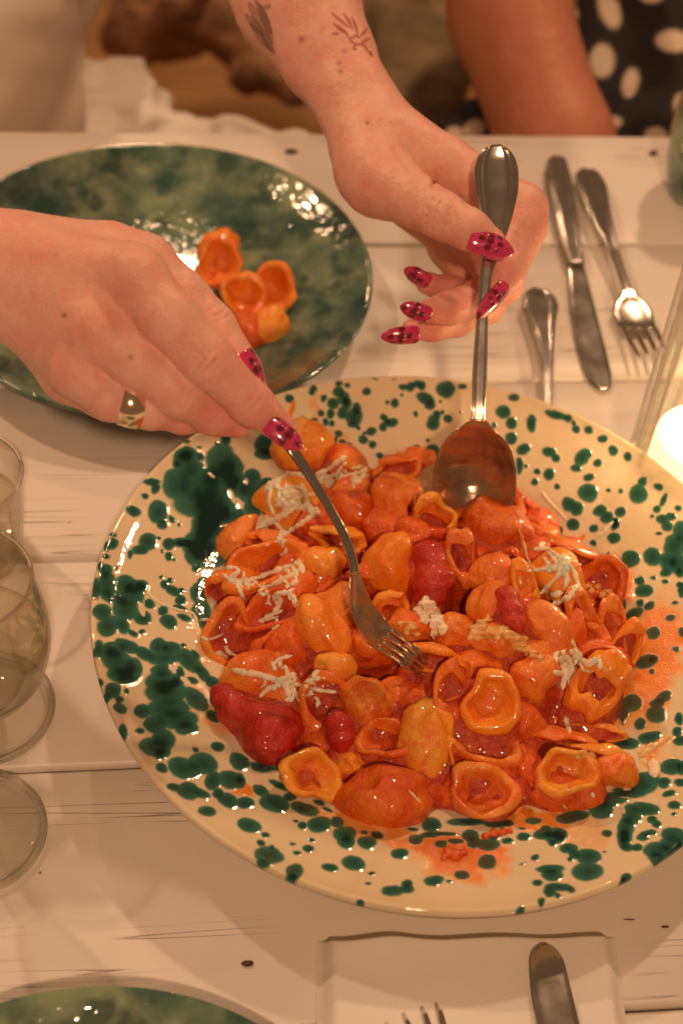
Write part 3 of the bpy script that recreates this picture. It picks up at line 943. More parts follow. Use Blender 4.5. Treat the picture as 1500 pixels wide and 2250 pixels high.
# green splashes painted on the plate: (zoom origin x, y, zoom factor, [(x, y, rx, ry, angle)])
DOTS = [
(600,820,5,[(180,292,52,52),(450,170,42,38),(422,212,42,38),(562,283,40,42),(720,120,52,35),(820,133,38,30),(1022,195,45,47),(715,215,70,62),(775,280,75,80),(665,340,62,62),(800,330,62,80),(760,440,60,70),(885,480,95,100,60),(915,400,55,75),(880,560,70,45),(940,600,28,28),(637,450,45,55),(522,450,44,42),(578,535,38,42),(648,548,32,36),(450,520,48,22),(712,670,48,48),(755,770,45,32,30),(830,805,48,38,40),(995,735,58,58),(1095,790,45,48),(1078,638,50,50),(1012,660,22,24),(1200,590,52,50),(1210,483,45,42),(1300,540,80,60),(1250,530,50,50),(1330,330,50,52),(1250,330,22,30),(1418,243,20,20),(1120,65,35,12),(1335,58,22,10),(1180,910,45,35),(680,745,22,50)]),
(850,820,5,[(185,155,52,42),(250,150,50,60),(320,115,70,45),(380,135,50,52),(415,275,100,70,30),(470,340,62,70),(650,180,108,100),(825,145,50,36),(320,448,30,30),(505,540,85,85),(550,460,50,55),(612,425,28,28),(670,490,46,48),(450,740,26,24),(582,308,20,20),(320,830,60,52),(505,855,68,75),(1172,565,28,32),(1390,262,70,40),(805,415,16,16)]),
(1080,860,5,[(125,222,75,80),(215,345,62,70),(212,515,66,70),(345,635,75,60,-30),(440,350,55,100),(700,255,140,50,20),(830,300,60,45),(905,340,30,28),(925,410,45,50),(1068,425,55,48),(1213,522,52,48),(1333,655,57,57),(1160,788,48,50),(1000,720,110,75,-50),(920,840,70,45),(630,665,75,60),(700,730,50,50),(632,908,65,70),(503,875,38,38),(462,998,44,44),(715,1052,40,40),(300,810,45,95),(375,820,28,24),(1060,945,72,42,-8),(1055,1115,115,105),(840,1240,75,85),(925,1290,75,80),(890,1460,68,70),(1190,1310,80,70),(1260,1390,80,60,-30),(1410,1330,62,62),(1350,1450,60,60,-50),(1400,1098,28,28),(1278,1085,25,25),(1490,715,48,50),(520,1400,140,90,40),(270,1200,28,60)]),
(1200,1000,5,[(1055,300,58,52),(1005,430,105,110),(1225,350,50,48),(1280,500,85,35,-60),(1210,600,42,45),(1440,588,42,36),(1270,710,70,55),(1360,680,60,50),(1325,780,65,58),(1162,680,22,22),(740,910,80,70),(515,815,48,48),(508,965,35,35),(750,760,45,70,30),(140,830,45,48),(918,1140,100,95),(1160,1120,105,105),(1470,860,90,140),(1400,1000,120,140),(1330,1180,110,100),(1440,1200,110,120),(1300,1290,70,50),(1460,1290,60,60),(680,1075,20,20),(1240,860,45,22)]),
(1250,1250,6,[(930,165,68,65),(985,290,120,80,-10),(1110,120,50,32),(1260,175,48,35),(1450,220,55,45),(1490,290,60,90),(690,480,75,90),(850,600,150,75,-30),(1050,490,75,60,-25),(930,450,45,60),(1395,440,55,28),(1325,650,68,50),(1105,845,105,85,-20),(1480,840,60,65),(1405,1065,58,50),(1010,1225,160,95,-15),(1110,1200,70,70),(1095,1355,45,40),(830,1760,140,130),(700,1880,90,120),(1230,1700,140,80,-35),(1150,1780,100,80),(1140,1920,145,110),(930,2040,75,80),(1450,1970,60,90),(720,2000,30,60)]),
(1200,1550,5,[(1130,350,130,75,-20),(870,420,150,65),(1430,290,60,60),(1460,390,80,55),(1370,665,125,90,-10),(1480,680,80,80),(1290,850,82,62),(1460,845,62,45),(1350,960,90,35,-8),(1000,880,260,130,-20),(750,1010,260,100,-20),(600,1130,140,110,-20),(280,1220,200,75,-10),(90,1430,150,95),(1080,1130,170,75,8),(930,1200,110,130),(880,1330,100,130),(860,1440,90,100),(1150,1255,62,45),(1205,1310,62,42),(660,1408,62,42),(1400,1190,35,25),(1400,1090,80,45)]),
(1100,1750,3.75,[(1010,360,50,80),(1120,418,50,32),(1040,420,60,32),(1290,440,120,70),(1280,500,70,60),(1420,310,110,60),(1200,320,85,40,-20),(1400,400,110,90),(1480,380,50,70),(560,430,85,45),(610,480,50,40),(720,495,105,65),(710,620,140,80),(400,600,115,42),(420,650,92,52),(300,717,48,26),(470,750,110,38),(400,790,55,45),(570,770,40,32),(465,820,25,22),(335,860,34,36),(150,945,42,40),(1030,680,55,50,-30),(1000,700,30,40),(280,502,34,24),(415,385,45,30),(190,335,65,40),(50,372,50,28),(270,200,70,30),(170,262,40,14),(350,310,85,50),(480,320,75,60),(370,260,50,25),(50,220,60,32),(845,452,20,10),(180,550,35,10,-20),(570,520,30,20)]),
(800,1700,4.2857,[(330,755,88,58),(120,580,65,35,20),(265,1110,95,58),(400,1040,60,38),(390,1090,70,48),(660,1010,90,55),(800,1025,34,18),(910,955,78,45),(1150,840,85,75),(480,620,80,45),(620,580,120,35,-5),(630,480,85,70),(770,570,120,25),(960,460,190,40),(1260,475,150,30),(1000,590,90,60),(1170,670,110,65),(1030,650,80,55),(720,670,60,38),(850,645,80,32),(1230,600,60,30),(1238,1335,20,24),(70,940,32,18),(45,1042,32,16),(460,525,60,20)]),
(520,1680,4.2857,[(30,155,52,85),(230,245,85,50,25),(360,370,145,88,12),(640,420,140,65,18),(500,300,70,45),(400,200,110,30,25),(80,365,88,55),(120,575,120,78,18),(272,668,42,26,15),(230,740,48,30,15),(305,860,138,88,12),(260,930,70,40,20),(330,775,30,25),(540,1010,88,65),(520,1060,70,40),(565,840,44,26,15),(670,797,62,38,12),(702,712,36,22,15),(620,580,52,34),(555,545,30,15),(525,750,30,16),(872,978,85,45,10),(1095,935,118,70,8),(1270,1025,32,16),(1245,1128,32,16),(780,570,110,80),(940,550,75,50,15),(1020,660,115,75),(1030,730,90,70),(1230,735,95,68),(1200,640,40,20),(1320,660,70,32,12),(850,430,60,22,30),(770,360,60,25,20),(1155,1310,42,32),(1070,1305,35,20),(280,10,100,40,20)]),
(300,1500,5,[(200,710,165,110,10),(270,780,100,70),(300,620,130,120),(890,710,75,48,20),(650,735,40,28),(1130,870,125,85,35),(530,940,190,120,15),(730,890,170,125,20),(840,1080,90,100),(1040,1070,150,110,10),(900,1220,60,60),(1000,1290,120,80,20),(400,1150,75,50,15),(560,1190,140,92,10),(720,1215,105,50,15),(775,1415,98,60,15),(272,930,72,48,20),(1350,930,120,50,20)]),
(190,1300,5,[(170,220,105,95),(240,370,110,130,60),(400,370,110,75,45),(520,460,60,30,30),(620,280,100,85),(430,200,150,120),(690,130,65,50,10),(840,200,60,60),(900,330,100,85,25),(610,445,38,30),(130,620,65,100),(350,770,240,140,35),(300,640,150,100),(520,850,110,130),(370,900,150,90),(440,960,130,60),(450,590,150,75,25),(640,680,130,70,30),(800,600,120,90),(850,730,200,80),(930,620,110,80),(1130,760,190,90,40),(1280,900,130,60,45),(1380,990,70,60),(1190,690,70,35,50),(1060,590,30,30),(820,870,110,90),(850,1000,200,130),(880,1100,240,150),(1000,970,90,90),(1200,1180,170,90,45),(1030,880,50,60),(1160,970,80,40,25),(900,1280,250,120),(620,1310,95,75),(1000,1400,240,110),(1100,1490,140,90),(760,1450,130,110),(1380,1370,90,50,40),(590,1530,50,35),(450,1085,28,42,-30),(290,1080,100,95),(220,1160,50,60),(370,1190,60,40),(370,1275,90,52,15),(400,1530,55,90),(160,980,25,45)]),
(190,1100,5,[(520,120,85,60,30),(790,130,120,130),(840,260,60,60),(680,450,115,100),(590,540,85,65),(495,595,38,48),(300,378,45,32),(290,480,70,62),(215,500,40,50),(215,603,42,33),(320,732,25,25),(210,780,85,90),(150,720,45,60),(220,920,120,140),(100,960,50,120),(430,920,110,110),(550,950,120,90),(480,1050,160,130),(600,930,80,70),(300,1060,180,80,20),(910,480,65,70),(1070,480,120,45),(1180,560,110,150),(905,612,48,48),(835,560,25,25),(965,645,20,20),(1210,730,55,50),(1300,620,140,120),(1330,350,190,240),(1400,120,260,190),(820,835,32,26),(925,878,38,38),(860,925,50,55),(950,985,100,50,25),(1030,1085,60,55),(1050,990,28,30),(1240,1010,110,120),(1280,900,70,60),(1260,1200,110,130),(1300,1340,70,80),(950,200,45,50),(1020,265,22,22),(810,420,25,25),(1040,1180,95,35,20),(1080,1290,85,40,20)]),
(300,930,4.6875,[(925,170,60,70),(820,130,22,24),(520,200,38,30),(650,260,30,16),(160,610,90,38),(200,670,50,65),(90,750,40,36),(520,420,150,160),(500,330,110,80),(420,640,155,160),(650,620,230,230),(700,830,320,170),(870,400,155,190),(980,500,130,190),(1050,650,130,120),(860,600,200,200),(820,220,30,25),(660,350,50,40),(410,430,45,45),(1190,560,85,90),(1330,620,90,60),(1180,720,140,130),(1200,880,110,110),(900,950,140,100),(740,1050,180,150),(640,1250,180,160),(780,1350,170,140),(470,1230,120,50),(1330,230,120,130),(1310,320,100,60),(1140,40,60,20),(1050,970,70,80),(960,1080,100,60)]),
]
GAPS = [(300,930,4.6875,[(985,760,22,85,-22),(775,545,38,14,45),(1135,610,18,34),(945,1045,70,12,-15),(375,945,65,14,45),(715,440,14,30)]),
        (190,1300,5,[(950,835,50,28),(1090,970,70,26,35),(610,190,30,80,-20)]),
        (1200,1550,5,[(880,915,42,18),(690,935,45,12),(1010,1035,180,10,8),(820,1130,30,60,-30)]),
        (1100,1750,3.75,[(1260,335,58,18)]), (1250,1250,6,[(820,470,60,40)])]
SAUCE = [(1,1,1,[(1440,1430,62,120,15,.8),(1400,1420,40,70,0,.7),(1350,1300,45,75,20,.75),(1370,1540,32,60,0,.75),(1430,1540,40,60,30,.85),(1010,1878,95,52,8,1.),(960,1862,60,28,0,.95),(1080,1880,45,22,0,.9),
               (900,1845,70,22,10,.7),(780,1815,70,22,20,.7),(690,1780,60,18,30,.5),(535,1738,30,15,10,.9),(690,905,14,42,0,.4),(642,902,8,11,0,.9),(1290,1830,50,34,0,.35),(1210,1800,90,20,-5,.75),(1330,1240,40,26,0,.6),(1060,1930,16,22,0,.4),
               (1440,1650,40,20,-35,.7),(1130,1800,60,20,0,.8),(1345,1390,30,40,0,.5),(925,1000,30,18,0,.7),(1278,1186,7,8,0,.8),(720,962,40,30,0,.4),(470,1560,30,60,-30,.5),(445,1400,16,60,0,.4),(1140,1160,26,60,0,.4)])]


def paint(Vx, Vy, lst, jitx, jity, soft=.16, power=1):
    "evaluate painted ellipses on plate coordinates"
    out = np.zeros(len(Vx))
    dens = np.zeros(len(Vx))
    for ox, oy, sc, L in lst:
        for e in L:
            x, y, rx, ry = e[:4]
            an = math.radians(e[4]) if len(e) > 4 else 0
            st = e[5] if len(e) > 5 else 1
            cx, cy = ox + x / sc if sc != 1 else x, oy + y / sc if sc != 1 else y
            rx, ry = rx / sc, ry / sc
            c = splate(cx, cy)
            a = splate(cx + 4 * math.cos(an), cy + 4 * math.sin(an)) - c
            b = splate(cx - 4 * math.sin(an), cy + 4 * math.cos(an)) - c
            Mx = np.array([[a.x, b.x], [a.y, b.y]]) / 4
            if abs(np.linalg.det(Mx)) < 1e-10: continue
            I = np.linalg.inv(Mx)
            R = max(np.hypot(a.x, a.y) / 4 * rx, np.hypot(b.x, b.y) / 4 * ry) * 1.5 + .002
            m = np.nonzero((abs(Vx - c.x) < R) & (abs(Vy - c.y) < R))[0]
            if not len(m): continue
            dx, dy = Vx[m] + jitx[m] - c.x, Vy[m] + jity[m] - c.y
            u = (I[0, 0] * dx + I[0, 1] * dy) / rx
            v = (I[1, 0] * dx + I[1, 1] * dy) / ry
            r = np.sqrt(u * u + v * v)
            sf = max(soft, 1.6 / min(rx, ry)) if power == 1 else soft
            val = np.clip((1.03 + sf * .4 - r) / sf, 0, 1) * st
            out[m] = np.maximum(out[m], val)
            dens[m] += np.clip(1 - r * r, 0, 1) * st
    return out, dens


def fbm(x, y, sc, seed):
    "cheap vector noise from summed sines"
    r = np.random.default_rng(seed)
    o = np.zeros(len(x))
    for k in range(9):
        a, p = r.uniform(0, 2 * math.pi), r.uniform(0, 6.28)
        f = sc * 1.45 ** (k * .7)
        o += np.sin((x * math.cos(a) + y * math.sin(a)) * f + p + 1.3 * np.sin((y * math.cos(a) - x * math.sin(a)) * f * .7)) / 1.35 ** k
    return o / 3.2


plate = empty('serving_bowl', (SX, SY, 0), 'large shallow cream serving bowl with green splashes, holding the pasta heap', 'serving bowl')
prof = interp_prof(TOPs, .00055)
NA = 1500


def swob(r, z, a, k):
    w = r / .172
    return r * (1 + .0018 * math.sin(2 * a + .7) * w + .0012 * math.sin(5 * a) * w), z + .0006 * w * w * math.sin(3 * a + 1)


pr = np.array(prof[1:]); ang = np.arange(NA) * 2 * math.pi / NA
w = pr[:, 0] / .172
RR = pr[None, :, 0] * (1 + .0018 * np.sin(2 * ang + .7)[:, None] * w + .0010 * np.sin(5 * ang)[:, None] * w)
ZZ = pr[None, :, 1] + .0006 * w * w * np.sin(3 * ang + 1)[:, None]
PX, PY = SX + RR * np.cos(ang)[:, None], SY + RR * np.sin(ang)[:, None]
Vp = np.stack([PX, PY, ZZ], -1).reshape(-1, 3)
m_ = len(pr)
ii, kk = np.meshgrid(np.arange(NA), np.arange(m_ - 1), indexing='ij')
a_ = (ii * m_ + kk).ravel(); b_ = (((ii + 1) % NA) * m_ + kk).ravel()
Fp = np.stack([a_, b_, b_ + 1, a_ + 1], 1)
jx, jy = .0009 * fbm(Vp[:, 0], Vp[:, 1], 260, 1), .0009 * fbm(Vp[:, 0], Vp[:, 1], 260, 2)
gl, gd = paint(Vp[:, 0], Vp[:, 1], DOTS, jx, jy)
gp_, _ = paint(Vp[:, 0], Vp[:, 1], GAPS, jx * .5, jy * .5)
gl = gl * (1 - gp_)
sa, _ = paint(Vp[:, 0], Vp[:, 1], SAUCE, jx * 5, jy * 5, soft=.55, power=2)
# relief: glaze pools stand a little proud, the whole rim undulates faintly
Vp[:, 2] += .00022 * np.clip(gl, 0, 1) + .00020 * fbm(Vp[:, 0], Vp[:, 1], 95, 5) * np.clip((np.hypot(Vp[:, 0] - SX, Vp[:, 1] - SY)) / .1, 0, 1) + .00045 * np.clip(sa - .5, 0, 1) * (1 + .6 * fbm(Vp[:, 0], Vp[:, 1], 900, 8)) * (1 - gl)
m_glaze = Mat('cream_and_green_glaze')
cream = m_glaze.mix(m_glaze.ramp(m_glaze.noise(18, 4), [(.3, 0.), (.7, 1.)]), (.70, .57, .38), (.75, .64, .45))
cream = m_glaze.mix(m_glaze.ramp(m_glaze.noise(170, 3), [(.70, 0.), (.78, .35)]), cream, (.40, .34, .20))
gcol = m_glaze.mix(m_glaze.math('MINIMUM', m_glaze.math('MULTIPLY', m_glaze.attr('pool'), .66), 1.), (.05, .19, .13), (.003, .024, .021))
gsc = m_glaze.mix(m_glaze.math('MULTIPLY', m_glaze.attr('sauce'), .45), gcol, (.07, .045, .008))
c = m_glaze.mix(m_glaze.attr('glaze'), cream, gsc)
sf = m_glaze.math('MULTIPLY', m_glaze.math('MINIMUM', m_glaze.math('MULTIPLY', m_glaze.attr('sauce'), 1.3), 1.0), m_glaze.ramp(m_glaze.noise(70, 5, .6), [(.25, .7), (.5, 1.)]))
sf = m_glaze.math('MULTIPLY', sf, m_glaze.math('SUBTRACT', 1.0, m_glaze.math('MULTIPLY', m_glaze.attr('glaze'), .97)))
c = m_glaze.mix(sf, c, m_glaze.mix(m_glaze.math('POWER', m_glaze.attr('sauce'), 2), (.80, .36, .045), (.80, .19, .014)))
m_glaze.col(c).set(Roughness=.055, Coat_Weight=.0)
bb = m_glaze.bump(m_glaze.noise(75, 3, .5), .16, .0016)
bb = m_glaze.bump(m_glaze.noise(330, 2), .12, .0005, bb)
bb = m_glaze.bump(m_glaze.math('MULTIPLY', m_glaze.math('MULTIPLY', m_glaze.attr('sauce'), m_glaze.math('SUBTRACT', 1.0, m_glaze.attr('glaze'))), m_glaze.noise(900, 3)), .8, .0007, bb)
me = np_mesh('face', Vp, Fp)
prow = link('face', me, m_glaze, plate, attrs={'glaze': gl, 'pool': gd, 'sauce': sa})
vs, fs = lathe([(max(r, .0004), z) for r, z in BOT[:1] + smooth_prof(BOT, 1)[1:]], 160)
m_back = simple('cream_glaze', (.76, .64, .43), .2, coat=.5, noise_amt=.08)
mesh_obj('underside', [(x + SX, y + SY, z) for x, y, z in vs], fs, m_back, plate)
plate_bvh = BVHTree.FromPolygons([tuple(v) for v in Vp[:, :]][:0] or [tuple(v) for v in Vp], [tuple(f) for f in Fp])

# ---- green plates
def green_mat(name, soft=1.):
    m = Mat(name)
    n1 = m.noise(24, 5, .55, None, .15)
    n2 = m.noise(46, 2, .45)
    c = m.ramp(n1, [(.34, (.022, .075, .062)), (.44, (.065, .135, .10)), (.52, (.13, .21, .145)), (.64, (.27, .34, .22))])
    c = m.mix(m.ramp(n2, [(.53, 0.), (.64, .75)]), c, (.012, .06, .045))
    m.col(c).set(Roughness=.12, Coat_Weight=.8, Coat_Roughness=.02)
    b = m.bump(m.noise(110, 2, .5), .55, .0022)
    return m


m_green = green_mat('mottled_green_glaze')


def dish(name, cx, cy, R, h, label, n=220):
    prof = [(.0004, .006), (R * .35, .0062), (R * .56, .0085), (R * .70, .0125), (R * .86, .0190 * h / .028), (R * .96, h - .001), (R * .99, h), (R, h - .0015), (R * .985, h - .004), (R * .8, .012), (R * .6, .003), (R * .5, .001), (R * .46, .001), (R * .45, .003), (.0004, .003)]
    vs, fs = lathe(interp_prof(smooth_prof(prof, 2), .0025), n, lambda r, z, a, k: (r * (1 + .004 * math.sin(2 * a + 1) * r / R), z + .0008 * math.sin(3 * a) * r / R))
    return prop(mesh_obj(name, [(x + cx, y + cy, z) for x, y, z in vs], fs, m_green), label, 'plate', 'green glazed plates')


gx, gy = _rotw(-.1335, .752)
dish('plate', gx, gy, .134 * 1.03, .028, 'mottled green plate with five pieces of pasta behind the left hand')
bx, by = _rotw(-.0641 - .045, .1532)
bx, by = _rotw(-.0641, .1532)
dish('plate', bx, by, .1285, .022, 'mottled green plate cut off by the bottom edge of the picture')

# ------------------------------------------------------------------ pasta
def heap_z(x, y):
    dx, dy = x - SX, y - SY
    r = math.hypot(dx, dy) / .106
    r = min(r, 1.0)
    base = .0265 + .026 * (1 - r ** 2.6)
    # hollow where the fork works, higher banks to left and right
    hx, hy = HOL.x, HOL.y
    g = math.exp(-(((x - hx) / .030) ** 2 + ((y - hy) / .040) ** 2))
    return max(base + .003 - .008 * g, float(np.interp(math.hypot(dx, dy), _tr, _tz)) + .007)


_h0 = at(870, 1490, .05)
HOL = Vector((_h0.x, _h0.y))


def on_heap(px, py, lift=0.):
    z = .045
    for _ in range(20):
        p = at(px, py, z)
        z = .5 * z + .5 * (heap_z(p.x, p.y) + lift)
    return at(px, py, z)


def pasta_mesh(kind, seed, yz):
    r = random.Random(seed)
    D = {'cup': .42, 'dome': .62, 'flat': .30, 'fold': .40, 'loop': .25, 'long': .5}[kind] * r.uniform(.9, 1.1)
    fold = {'cup': .32, 'dome': .40, 'flat': .35, 'fold': 1.15, 'loop': 2.1, 'long': .55}[kind] * r.uniform(.85, 1.15)
    t0, t1 = .20, .30
    NRr, NAa = 13, 36
    prof = []
    for i in range(NRr):
        q = i / (NRr - 1)
        th = t0 + (t1 - t0) * max(0, (q - .55) / .45) ** 1.2
        prof.append((q * (1 - t1 * .5), D * q ** 2.2, th))
    rings = []
    for q, z, th in prof:
        sl = D * 2.2 * (q ** 1.2)
        nx, nz = -sl / math.hypot(1, sl), 1 / math.hypot(1, sl)
        rings.append((q + nx * th / 2, z + nz * th / 2))
    q, z, th = prof[-1]
    sl = D * 2.2
    an0 = math.atan2(1, -sl)
    for k in range(1, 6):
        a = an0 - math.pi * k / 6
        rings.append((q + math.cos(a) * th / 2, z + math.sin(a) * th / 2))
    for q, z, th in reversed(prof):
        sl = D * 2.2 * (q ** 1.2)
        nx, nz = -sl / math.hypot(1, sl), 1 / math.hypot(1, sl)
        rings.append((q - nx * th / 2, z - nz * th / 2))
    p1, p2, p3 = r.uniform(0, 6.3), r.uniform(0, 6.3), r.uniform(0, 6.3)
    off = Vector((r.uniform(0, 90), r.uniform(0, 90), r.uniform(0, 90)))
    bz = .0
    vs = []
    for (rr, zz) in rings:
        for j in range(NAa):
            a = 2 * math.pi * j / NAa
            rad = max(rr, .004) * (1 + .09 * math.sin(2 * a + p1) + .06 * math.sin(3 * a + p2) + .012 * math.sin(5 * a + p3))
            x, y = rad * math.cos(a), rad * math.sin(a)
            z = zz - D * .4 + .09 * math.sin(2 * a + p3) * rr ** 2
            v = Vector((x, y, z))
            v += noise.noise_vector(v * 1.7 + off) * .15 + noise.noise_vector(v * 3.2 + off) * .035 + noise.noise_vector(v * 9 + off) * .007
            rho = 1 / fold
            if kind == 'long':
                v = Vector((v.x, v.y, v.z))
            x, y, z = v
            yy = (rho - z) * math.sin(y / rho)
            z = rho - (rho - z) * math.cos(y / rho)
            vs.append((x, yy, z))
    nR = len(rings)
    fs = []
    for i in range(nR - 1):
        for j in range(NAa):
            a, b = i * NAa + j, i * NAa + (j + 1) % NAa
            fs.append((b, a, a + NAa, b + NAa))
    fs.append(tuple(range(NAa)))
    fs.append(tuple((nR - 1) * NAa + j for j in range(NAa - 1, -1, -1)))
    hol = []
    nt = NRr
    for i, (rr, zz) in enumerate(rings):
        hol += [max(0, 1 - (rr / .8) ** 2) if i < nt else 0.] * NAa
    V = np.array(vs)
    c = (V.max(0) + V.min(0)) / 2
    V = V - c
    ex = (V.max(0) - V.min(0)) / 2
    V[:, 0] /= ex[0]
    V[:, 1] /= ex[1]
    V[:, 2] /= (ex[0] + ex[1]) / 2
    return V, fs, hol


GRP = 'orecchiette pasta in tomato sauce heaped in the serving bowl'


def pasta(px, py, rx, ry, ang, kind, mat, lift, label, tilt=0, turn=0, pos=None, name='orecchiette', group=GRP, seed=None, zs=1.):
    p = pos if pos is not None else on_heap(px, py, lift)
    rx, ry = rx * 1.17, ry * 1.17
    V, fs, hol = pasta_mesh(kind, (seed if seed is not None else int(px * 13 + py * 7)), 0)
    d = (p - CAM).dot(FW)
    k = d / FPX
    a = math.radians(ang)
    ex = RT * math.cos(a) - UP * math.sin(a)
    ey = RT * math.sin(a) + UP * math.cos(a)
    nz = toward_cam(p)
    ex = (ex - nz * ex.dot(nz)).normalized()
    ey = nz.cross(ex)
    Rm = Matrix((ex, ey, nz)).transposed()
    tl = Matrix.Rotation(math.radians(tilt), 3, 'X') @ Matrix.Rotation(math.radians(turn), 3, 'Y')
    flip = Matrix.Rotation(math.pi, 3, 'X') if kind in ('dome', 'long') else Matrix.Identity(3)
    Rt = tl @ flip
    Q = V * np.array([1, ry / rx, 1 * zs])
    Q = Q @ np.array(Rt).T
    e = np.abs(Q).max(0)
    Q[:, 0] *= rx * k / e[0]
    Q[:, 1] *= ry * k / e[1]
    Q[:, 2] *= min(rx, ry) * k / min(e[0], e[1])
    th = Q[:, 2].max()
    Q = Q @ np.array(Rm).T
    me = bpy.data.meshes.new(name)
    me.from_pydata([tuple(q) for q in Q], [], fs)
    o = link(name, me, mat, attrs={'hollow': hol if kind not in ('dome', 'long') else np.zeros(len(Q))})
    o.location = p - nz * th * (.55 if group != GRP else .72)
    prop(o, label, 'pasta piece', group)
    return o


